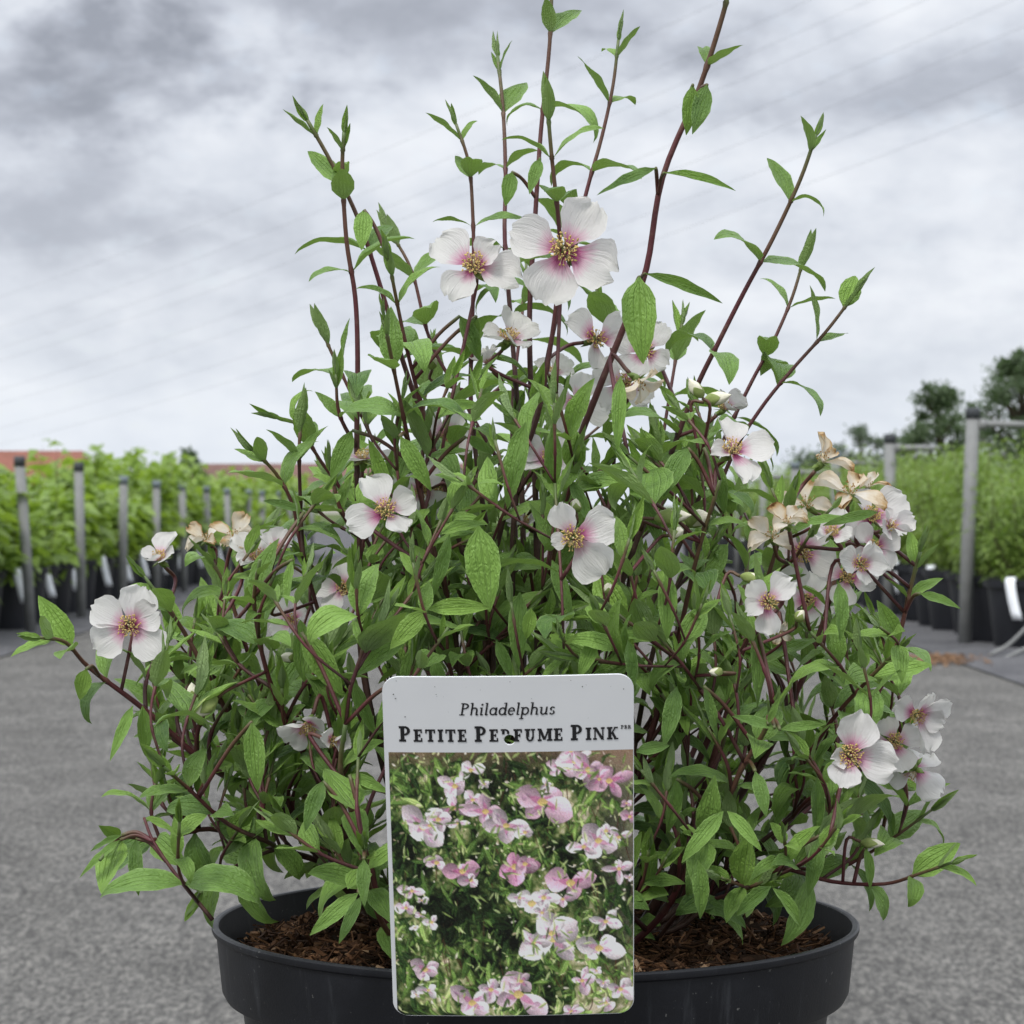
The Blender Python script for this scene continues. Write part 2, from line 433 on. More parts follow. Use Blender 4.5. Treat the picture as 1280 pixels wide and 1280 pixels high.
# ------------------------------------------------------------------ buildings far behind
def house(name, label, x0, x1, y, depth, eave, ridge, roof_m, hip, nwin):
    r = empty(name, ((x0 + x1) / 2, y, 0), label, 'building')
    a = Acc()
    v = [(x0, y, 0), (x1, y, 0), (x1, y + depth, 0), (x0, y + depth, 0), (x0, y, eave), (x1, y, eave), (x1, y + depth, eave), (x0, y + depth, eave),
         (x0, y + depth / 2, ridge - .25), (x1, y + depth / 2, ridge - .25)]
    a.add(v, [(0, 1, 5, 4), (1, 2, 6, 9, 5), (2, 3, 7, 6), (3, 0, 4, 8, 7)])
    ob('wall', a.build('wall', M['wall'], False), r)
    b = Acc(); o = .5; t = .18
    h = hip
    top0, top1 = (x0 - o + h, y + depth / 2, ridge), (x1 + o - h, y + depth / 2, ridge)
    lo = [(x0 - o, y - o, eave - .1), (x1 + o, y - o, eave - .1), (x1 + o, y + depth + o, eave - .1), (x0 - o, y + depth + o, eave - .1)]
    v = lo + [top0, top1]; v2 = [(p[0], p[1], p[2] + t) for p in v]
    b.add(v + v2, [(6, 7, 11, 10), (8, 9, 10, 11), (7, 8, 11), (9, 6, 10), (1, 0, 4, 5), (3, 2, 5, 4), (2, 1, 5), (0, 3, 4), (0, 1, 7, 6), (1, 2, 8, 7), (2, 3, 9, 8), (3, 0, 6, 9)])
    rf = ob('roof', b.build('roof', roof_m, False), r)
    c = Acc(); cxm = x0 + (x1 - x0) * .62; c.box((cxm, y + depth / 2, ridge + .1), (.5, .5, .7))
    if not hip: ob('ridge_vent', c.build('ridge_vent', M['wall'], False), rf)
    for i in range(nwin):
        wx = x0 + (x1 - x0) * (i + .5) / nwin
        w = Acc(); w.box((wx, y - .03, eave * .55), (1.0, .06, 1.1)); wo = ob('window', w.build('window', M['trim'], False), r)
        p = Acc(); p.box((wx, y - .07, eave * .55), (.84, .03, .94)); ob('pane', p.build('pane', M['glass'], False), wo)
    return r
D1 = 240.0
def X(px, d): return (px - CX) / F * d
def Z(py, d): return CAMH - (py - CY) / F * d
house('house', 'low house with a red tiled hipped roof behind the left plant row', X(-60, D1), X(108, D1), D1, 9, Z(606, D1), Z(564, D1) - .05, M['roof_red'], 1.6, 3)
# long shed, end nearer on the right so that its roof climbs that way
D2 = 230.0
shed = house('shed', 'long shed with a brown roof behind the far end of the left row', -13, 13, -4, 9, 2.6, 5.2, M['roof_brown'], 0, 0)
shed.location = (X(392, D2), D2, -1.0); shed.rotation_euler = (0, 0, R(-9))
for ch in shed.children: ch.matrix_parent_inverse = Matrix.Identity(4)

# ------------------------------------------------------------------ trees
def tree(name, label, x, y, h, crown_w, crown_z0, leaf, n, m, seed, group, clumps=26, ragged=.5):
    g = random.Random(seed)
    r = empty(name, (x, y, 0), label, 'tree', group)
    a = Acc(); tips = []
    a.tube([(0, 0, 0), (g.uniform(-.1, .1), 0, h * .3), (g.uniform(-.2, .2), 0, h * .62), (g.uniform(-.2, .2), 0, h * .9)], [h * .028, h * .022, h * .013, h * .004], 8)
    cz = (crown_z0 + h) / 2
    for i in range(clumps):
        th = g.uniform(0, 2 * math.pi); zz = crown_z0 + (h - crown_z0) * g.random() ** .85
        t = (zz - crown_z0) / (h - crown_z0)
        rr = crown_w / 2 * (.35 + .65 * math.sin(math.pi * min(1, .18 + .78 * t))) * g.uniform(.35, 1.08)
        if t > .8: rr *= .6
        p = Vector((math.cos(th) * rr, math.sin(th) * rr, zz)); tips.append((p, g.uniform(.10, .22) * crown_w * (1.15 - .5 * t)))
        s = Vector((0, 0, max(h * .18, zz - rr * .8 - .1 * h)))
        a.tube([s, (s + p) / 2 + Vector((0, 0, .04 * h)), p], [h * .009, h * .006, h * .002], 5)
    ob('trunk', a.build('trunk', M['bark']), r, Matrix.Translation((x, y, 0)))
    v = []; f = []; rn = []; uv = []
    for i in range(n):
        c, rad = tips[g.randrange(len(tips))]
        d = Vector((g.gauss(0, 1), g.gauss(0, 1), g.gauss(0, .8))); d = d * (rad * ragged)
        p = c + d
        ax = Vector((g.gauss(0, 1), g.gauss(0, 1), g.gauss(0, .6))).normalized(); b = ax.orthogonal().normalized()
        b = (Matrix.Rotation(g.uniform(0, 6.28), 3, ax) @ b)
        L = leaf * g.uniform(.6, 1.3); wv = ax.cross(b) * L * .28
        k0 = len(v); v += [p, p + b * L * .5 + wv, p + b * L, p + b * L * .5 - wv]; f.append((k0, k0 + 1, k0 + 2, k0 + 3)); q = g.random(); rn += [q] * 4; uv += [(0, .5), (.5, 1), (1, .5), (.5, 0)]
    ob('crown', mesh('crown', v, f, [m], uv, False, attrs={'rnd': rn}), r, Matrix.Translation((x, y, 0)))
    return r
DT = 110.0
TG = 'trees beyond the plant rows'
tree('tree', 'broad dark tree rising behind the right row, left of the nearest post', X(1172, DT), DT, Z(484, DT), 4.3, .1, .19, 11000, M['tree_leaf'], 33, TG, 80, .40)
tree('tree', 'tall dark tree cut by the right edge of the picture', X(1278, DT - 8), DT - 8, Z(440, DT - 8), 4.4, .1, .19, 12000, M['tree_leaf'], 9, TG, 95, .40)
tree('tree', 'small wispy tree with a ragged top over the right row', X(1075, DT + 25), DT + 25, Z(528, DT + 25), 3.4, .1, .20, 3600, M['tree_leaf_far'], 21, TG, 50, .42)
tree('tree', 'low tree at the far end of the right row, beside the last post', X(1020, DT + 40), DT + 40, Z(572, DT + 40), 5.0, .3, .26, 5000, M['tree_leaf_far'], 5, TG, 24, .6)
tree('tree', 'small round tree standing beyond the left plant row', X(234, DT), DT, Z(568, DT), 1.7, .6, .20, 2600, M['tree_leaf'], 14, TG, 16, .6)

# ------------------------------------------------------------------ nursery rows
def pot_mesh_bg(h=.34, r=.165):
    a = Acc()
    a.lathe([(0, .0), (r * .78, 0), (r * .80, .01), (r * .95, h - .045), (r * .95, h - .040), (r * 1.03, h - .038), (r * 1.04, h), (r * .98, h), (r * .95, h - .03), (r * .93, h - .05)], 28)
    me = a.build('pot', M['bg_pot']); me.set_sharp_from_angle(angle=R(30)); return me
def soil_mesh_bg(h=.34, r=.165):
    a = Acc(); a.lathe([(0, h - .02), (r * .5, h - .025), (r * .94, h - .035)], 20); return a.build('soil', M['soil_bg'])
def foliage_mesh(seed, n, leaf, h0, h1, w, m, stems, broad):
    """an upright bush: woody shoots carrying leaves as folded blades"""
    g = random.Random(seed); v = []; f = []; uv = []; rn = []; st = Acc()
    sh = []
    for i in range(stems):
        th = g.uniform(0, 6.283); sp = w * g.random() ** .6
        top = Vector((math.cos(th) * sp, math.sin(th) * sp, h1 * g.uniform(.55, 1.12) if broad else h1 * g.uniform(.60, 1.08)))
        b = Vector((math.cos(th) * sp * .15, math.sin(th) * sp * .15, h0 - .02)); mdl = (b + top) / 2 + Vector((g.uniform(-.03, .03), g.uniform(-.03, .03), 0)) + Vector((math.cos(th), math.sin(th), 0)) * sp * .18
        pts = catmull([b, mdl, top], 4); st.tube(pts, [.006 * (1 - .8 * q / (len(pts) - 1)) for q in range(len(pts))], 4); sh.append(pts)
    for i in range(n):
        pts = sh[g.randrange(stems)]; t = g.random() ** .75 * (len(pts) - 1); q = min(int(t), len(pts) - 2)
        c = pts[q].lerp(pts[q + 1], t - q)
        th = g.uniform(0, 6.283); d = Vector((math.cos(th), math.sin(th), g.uniform(-.5, .7))).normalized()
        off = g.random() * (.05 if broad else .10)
        p = c + d * off; L = leaf * g.uniform(.55, 1.25)
        side = d.cross(Vector((0, 0, 1))); side = side.normalized() if side.length > .01 else Vector((1, 0, 0))
        up = side.cross(d); side = (Matrix.Rotation(g.uniform(-.7, .7), 3, d) @ side)
        wd = L * (.36 if broad else .17)
        tip = p + d * L - Vector((0, 0, L * g.uniform(.1, .5)))
        mid = p + d * L * .5 + up * L * .05
        k0 = len(v)
        v += [p, mid + side * wd + up * L * .06, mid, mid - side * wd + up * L * .06, tip]
        f += [(k0, k0 + 2, k0 + 1), (k0, k0 + 3, k0 + 2), (k0 + 1, k0 + 2, k0 + 4), (k0 + 2, k0 + 3, k0 + 4)]
        uv += [(0, .5), (.5, 1), (.5, .5), (.5, 0), (1, .5)]; qn = g.random(); rn += [qn] * 5
    me = mesh('foliage', v, f, [m], uv, True, attrs={'rnd': rn})
    return me, st.build('shoots', M['bark'])
def strip_mesh():
    a = Acc(); pts = [Vector((0, 0, .03)), Vector((0, -.02, .045)), Vector((0, -.045, .02)), Vector((.015, -.055, -.06)), Vector((.04, -.06, -.155))]
    pts = catmull(pts, 3); v = []; n = len(pts)
    for p in pts:
        for dx, dy in ((-.024, 0), (.024, 0), (.024, .0016), (-.024, .0016)): v.append(p + Vector((dx, dy, 0)))
    f = []
    for i in range(n - 1):
        for k in range(4): f.append((i * 4 + k, i * 4 + (k + 1) % 4, i * 4 + 4 + (k + 1) % 4, i * 4 + 4 + k))
    f += [(0, 3, 2, 1), tuple((n - 1) * 4 + k for k in range(4))]
    a.add(v, f); return a.build('label_strip', M['tagwhite'])
POT, SOILB, STRIP = pot_mesh_bg(), soil_mesh_bg(), strip_mesh()
BROAD = [foliage_mesh(100 + i, 330, .125, .30, .92, .25, M['bg_leaf'], 12, True) for i in range(5)]
FINE = [foliage_mesh(200 + i, 2600, .050, .30, .95, .24, M['fine_leaf'], 22, False) for i in range(5)]
def potted(loc, kind, i, strip_side, label, group, sc=1.0, pw=1.0):
    r = empty('potted_shrub', loc, label, 'potted plant', group)
    g = random.Random(int(loc[1] * 977 + loc[0] * 131))
    fm, sm = (BROAD if kind == 'broad' else FINE)[i % 5]
    T = Matrix.Translation(loc); rz = Matrix.Rotation(g.uniform(0, 6.28), 4, 'Z')
    PW = Matrix.Diagonal((pw, pw, 1, 1)); ob('pot', POT, r, T @ PW); ob('soil', SOILB, r, T @ PW)
    S = Matrix.Diagonal((1, 1, sc, 1))
    ob('foliage', fm, r, T @ rz @ S); ob('shoots', sm, r, T @ rz @ S)
    if strip_side:
        lo = Matrix.Translation((loc[0] + strip_side[0], loc[1] + strip_side[1], .315))
        ob('label_strip', STRIP, r, lo @ Matrix.Rotation(strip_side[2], 4, 'Z'))
    return r
g = random.Random(5)
i = 0; y = 12.7
while y < 36:
    far = 'white-tagged ' if i % 2 == 0 else ''
    potted((-2.88 + g.uniform(-.03, .03), y, 0.006), 'broad', i, (.10, -.150, .45) if i % 2 == 0 else None,
           '%sleafy green shrub in black pot, %s from near end of left front row' % (far, nth(i)), 'potted shrubs in the left front row', g.uniform(.78, .92) if i < 9 else g.uniform(.80, 1.12))
    i += 1; y += .52
i = 0; y = 14.3
while y < 27:
    potted((-3.42 + g.uniform(-.04, .04), y, 0.006), 'broad', i + 2, None,
           'yellow-green shrub in black pot, %s from near end of left second row' % nth(i), 'potted shrubs in the left second row', g.uniform(.80, .96) if i < 8 else g.uniform(.80, 1.14))
    i += 1; y += .55
i = 0; y = 12.75
while y < 36:
    potted((2.50 + g.uniform(-.03, .03), y, 0.006), 'fine', i, (-.12, -.195, -.45) if i % 2 == 0 else None,
           'fine-leaved green shrub in black pot, %s from near end of right front row' % nth(i), 'potted shrubs in the right front row', g.uniform(.80, 1.06), 1.28)
    i += 1; y += .62
i = 0; y = 12.7
while y < 30:
    potted((2.98 + g.uniform(-.04, .04), y, 0.006), 'fine', i + 2, None,
           'fine-leaved shrub in black pot, %s from near end of right second row' % nth(i), 'potted shrubs in the right second row', g.uniform(.88, 1.15))
    i += 1; y += .55

def post(x, y, h, r, lean, capm, label, group, arm=0.0):
    o = empty('post', (x, y, 0), label, 'post', group)
    a = Acc(); top = Vector((lean, 0, h)); n = 16
    a.tube([(0, 0, -.05), top * .5, top - Vector((0, 0, .05))], [r, r, r], n); T = Matrix.Translation((x, y, 0))
    ob('pole', a.build('pole', M['steel']), o, T)
    c = Acc(); c.tube([top - Vector((0, 0, .055)), top - Vector((0, 0, .02)), top], [r * 1.10, r * 1.12, r * 1.0], n); ob('cap', c.build('cap', capm), o, T)
    if arm:
        b = Acc(); b.tube([top + Vector((0, 0, -.085)), top + Vector((arm * .5, 0, -.083)), top + Vector((arm, 0, -.088))], [.018] * 3, 10)
        ob('crossbar', b.build('crossbar', M['steel']), o, T)
        j = Acc(); j.tube([top + Vector((r * .8, 0, -.085)), top + Vector((r + .03, 0, -.085))], [.028, .028], 10); ob('clamp', j.build('clamp', M['steel']), o, T)
    return o
LH = [.97, .965, .90, .885, .88, .87, .86, .86, .86, .86, .86, .86, .86, .86]
for i in range(13):
    y = 14.4 + 1.68 * i
    post(-2.62, y, LH[i], .029, -.066 if i == 0 else g.uniform(-.03, .01), M['cap'] if i < 2 else M['bluecap'],
         'grey steel post in the left row, %s from the near end' % nth(i), 'posts along the left row')
RH = [1.19, 1.13, 1.08, 1.05, 1.04, 1.03, 1.03]
for i in range(7):
    y = 13.2 + 2.65 * i
    post(2.26, y, RH[i], .034, .045 if i == 0 else .01, M['cap'] if i < 2 else M['bluecap'],
         'tall grey steel post with a short crossbar in the right row, %s from near end' % nth(i), 'posts along the right row', .30)

# bent steel frame lying by the right pots, dry leaves on the ground cover
a = Acc()
a.tube(catmull([P(1238, 824, 12.0) + Vector((0, 0, .02)), P(1262, 805, 12.0), P(1300, 772, 12.0), P(1340, 770, 12.2)], 5), .009, 8)
a.tube(catmull([P(1238, 826, 11.96), P(1258, 822, 11.9), P(1300, 800, 11.9), P(1340, 768, 12.2)], 5), .009, 8)
tag(ob('pipe_frame', a.build('pipe_frame', M['steel'])), 'bent grey steel pipe frame lying in front of the nearest right pot', 'pipe frame')
a = Acc()
for i in range(420):
    p = P(1168 + g.gauss(0, 26), 829 + g.gauss(0, 3.0), 1.0); t = CAMH / (CAMH - p.z)
    q = Vector((p.x * t, t, .014 + g.random() * .012))
    rm = Matrix.Rotation(g.uniform(0, 6.28), 3, 'Z') @ Matrix.Rotation(g.uniform(-.5, .5), 3, 'X')
    a.box(q, (g.uniform(.01, .03), g.uniform(.006, .016), .002), rm)
tag(ob('leaf_litter', a.build('leaf_litter', M['litter'], False)), 'scatter of dry brown leaf litter beside the right pots', 'leaf litter', kind='stuff')

# power cables crossing high behind, nearer on the right
for i, (yr, yl) in enumerate([(-205, 395), (-150, 432), (-112, 456), (-78, 470), (-28, 505), (14, 520), (66, 548), (112, 566)]):
    a = Acc(); A, B = P(1420, yr - 40, 58), P(-140, yl + 20, 120); pts = []
    for q in range(25):
        t = q / 24; p = A.lerp(B, t); p.z -= .9 * 4 * t * (1 - t); pts.append(p)
    a.tube(pts, .0042, 5)
    tag(ob('power_cable', a.build('power_cable', M['cable'])), 'thin overhead cable across the cloudy sky, %s from the top' % nth(i), 'cable', 'overhead cables')

# ------------------------------------------------------------------ the potted mock orange
PD = 0.80; PX = X(669, PD); RIMZ = Z(1148, PD); RR = 402 / F * PD; SOILZ = RIMZ - .0105; POTB = RIMZ - .172
shrub = empty('flowering_shrub', (PX, PD, POTB), 'bushy white-flowered shrub with pink-centred blooms in a round black plastic pot', 'potted shrub')
# the crate it stands on, below the picture
cr = empty('crate', (PX, PD, 0), 'upturned black plastic crate under the pot of the flowering shrub', 'crate')
a = Acc(); a.box((PX, PD, POTB - .0115), (.34, .26, .023)); ob('top_board', a.build('top_board', M['crate'], False), cr)
for sx in (-1, 1):
    for sy in (-1, 1):
        a = Acc(); a.box((PX + sx * .15, PD + sy * .11, (POTB - .023) / 2), (.03, .03, POTB - .023)); ob('corner_post', a.build('corner_post', M['crate'], False), cr)
for lv in (.06, .16, .26):
    for sy in (-1, 1):
        a = Acc(); a.box((PX, PD + sy * .11, lv), (.27, .012, .06)); ob('slat', a.build('slat', M['crate'], False), cr)
    for sx in (-1, 1):
        a = Acc(); a.box((PX + sx * .15, PD, lv), (.012, .19, .06)); ob('slat', a.build('slat', M['crate'], False), cr)

def main_pot():
    z = RIMZ; r = RR
    prof = [(0, POTB), (.066, POTB), (.069, POTB + .003), (.0785, z - .0270), (.0800, z - .0245), (r - .0075, z - .0232), (r - .0042, z - .0216), (r - .0031, z - .0195), (r - .0014, z - .0032), (r - .0013, z - .0028), (r - .0003, z - .0022),
            (r, z - .0015), (r, z - .0005), (r - .0005, z), (r - .0017, z), (r - .0021, z - .0004), (r - .0024, z - .003), (r - .0058, z - .018), (r - .009, z - .024), (r - .013, z - .05)]
    a = Acc(); a.lathe(prof, 160, center=(PX, PD))
    me = a.build('pot', M['pot']); me.set_sharp_from_angle(angle=R(28))
    return ob('pot', me, shrub)
main_pot()
def soil():
    n, rings = 72, 22; v = [(PX, PD, SOILZ + .006)]; f = []
    gs = random.Random(4)
    for q in range(1, rings + 1):
        rr = (RR - .0065) * q / rings
        for k in range(n):
            th = 2 * math.pi * k / n
            zz = SOILZ + .006 * (1 - (q / rings) ** 2) + gs.uniform(-.0018, .0022) - (.0025 if q == rings else 0)
            v.append((PX + rr * math.cos(th), PD + rr * math.sin(th), zz))
    for k in range(n): f.append((0, 1 + k, 1 + (k + 1) % n))
    for q in range(rings - 1):
        for k in range(n):
            b = 1 + q * n; f.append((b + k, b + n + k, b + n + (k + 1) % n, b + (k + 1) % n))
    ob('soil', mesh('soil', v, f, [M['soil']], None, False), shrub)
    v = []; f = []; rn = []
    for i in range(6500):
        th = gs.uniform(0, 6.283); rr = (RR - .0085) * math.sqrt(gs.random())
        c = Vector((PX + rr * math.cos(th), PD + rr * math.sin(th), SOILZ + .006 * (1 - (rr / RR) ** 2) + gs.uniform(.0, .0035)))
        fibre = gs.random() < .66
        sz = (gs.uniform(.004, .014), gs.uniform(.0004, .0009), gs.uniform(.0003, .0007)) if fibre else (gs.uniform(.0012, .0065) * gs.choice((.6, 1, 1, 1.3)), gs.uniform(.001, .0032), gs.uniform(.0006, .0018))
        if rr + sz[0] * .5 > RR - .006: continue
        rm = Matrix.Rotation(gs.uniform(0, 6.28), 3, 'Z') @ Matrix.Rotation(gs.gauss(0, .35), 3, 'Y') @ Matrix.Rotation(gs.gauss(0, .5), 3, 'X')
        k0 = len(v)
        for dx in (-.5, .5):
            tp = gs.uniform(.5, 1)
            for dy, dz in ((-.5, -.5), (.5, -.5), (.5, .5), (-.5, .5)):
                v.append(c + rm @ Vector((dx * sz[0], dy * sz[1] * tp, dz * sz[2] * tp)))
        f += [(k0, k0 + 3, k0 + 2, k0 + 1), (k0 + 4, k0 + 5, k0 + 6, k0 + 7)] + [(k0 + j, k0 + (j + 1) % 4, k0 + 4 + (j + 1) % 4, k0 + 4 + j) for j in range(4)]
        q = gs.random() ** 1.2; rn += [q * .86 if fibre else q] * 8
    tag(ob('bark_mulch', mesh('bark_mulch', v, f, [M['chip']], None, False, attrs={'rnd': rn}), shrub), kind='stuff')
soil()

# ---- leaves: shape variants, unit length along +X, upper side +Z
def leaf_shape(width, droop, fold, seed, nl=14, nw=8, twist=0.0):
    g = random.Random(seed); v = []; uv = []; f = []
    ang0 = .12; x = z = 0.0; mids = []
    for i in range(nl + 1):
        u = i / nl; a = ang0 - droop * (u ** 1.15) - (.25 * droop if u > .8 else 0) * (u - .8) * 5
        if i: x += math.cos(a) / nl; z += math.sin(a) / nl
        mids.append((x, z, a))
    ph = g.uniform(0, 6.28); ph2 = g.uniform(0, 6.28)
    for i in range(nl + 1):
        u = i / nl
        if u < .05: w = .018
        else:
            t = (u - .05) / .95
            w = width * 1.98 * (t ** .62) * ((1 - t) ** .95) * (1.0 - .10 * t)
            w = max(w, .004)
        x, z, a = mids[i]
        tw = twist * u
        for j in range(nw + 1):
            s = j / nw * 2 - 1
            tooth = 1.0 + (.05 if (i % 3 == 1 and abs(s) > .95) else 0)
            y = s * w * .5 * tooth
            up = abs(s) * w * .5 * fold + .010 * math.sin(u * 17 + ph2 + s * 6) * min(1, w * 4) + .035 * w * math.sin(u * 9 + ph + s * 2) + .05 * w * s * math.sin(u * 5 + ph2)
            yy = y * math.cos(tw) - up * math.sin(tw); up = y * math.sin(tw) + up * math.cos(tw)
            v.append((x - math.sin(a) * up, yy, z + math.cos(a) * up)); uv.append((u, j / nw))
    for i in range(nl):
        for j in range(nw):
            k = i * (nw + 1) + j; f.append((k, k + nw + 1, k + nw + 2, k + 1))
    return np.array(v), f, uv
SHAPES = {}
for ki, (kind, dr) in enumerate((('flat', .25), ('arch', .85), ('hang', 1.45), ('young', -.25))):
    SHAPES[kind] = []
    for q in range(7):
        wd = U(.44, .64) if kind != 'young' else U(.30, .42)
        v, f, uv = leaf_shape(wd, dr * U(.7, 1.3), U(.12, .5) if kind != 'young' else U(.5, .9), ki * 10 + q, twist=U(-.5, .5))
        SHAPES[kind].append((v, f, uv, mesh('leaf', v, f, [M['leaf']], uv)))
LEAVES = []      # (kind, index, matrix, young)
def basis(xd, zd):
    xd = xd.normalized(); zd = zd - xd * zd.dot(xd)
    zd = zd.normalized() if zd.length > 1e-6 else xd.orthogonal().normalized()
    yd = zd.cross(xd)
    return Matrix(((xd.x, yd.x, zd.x), (xd.y, yd.y, zd.y), (xd.z, yd.z, zd.z)))
def add_leaf(p, xd, zd, L, kind=None, young=0.0, wide=1.0):
    if kind is None: kind = rng.choice(('flat', 'arch', 'arch', 'hang'))
    m = basis(xd, zd).to_4x4() @ Matrix.Diagonal((L, L * wide, L, 1)); m.translation = p
    LEAVES.append((kind, rng.randrange(7), m, young))
def leaf_px(x0, y0, x1, y1, d, wide=1.0, tilt=None, kind='flat', young=0.0):
    """a leaf that runs between two photo points, turned so that its upper side shows as it does there"""
    A, B = P(x0, y0, d), P(x1, y1, d - U(-.004, .006)); xd = B - A
    side = xd.cross(Vector((0, 1, 0)))
    n = Vector((U(-.3, .3), -1, .55)) if tilt is None else Vector(tilt)
    add_leaf(A, xd, n, xd.length * 1.03, kind, young, wide)

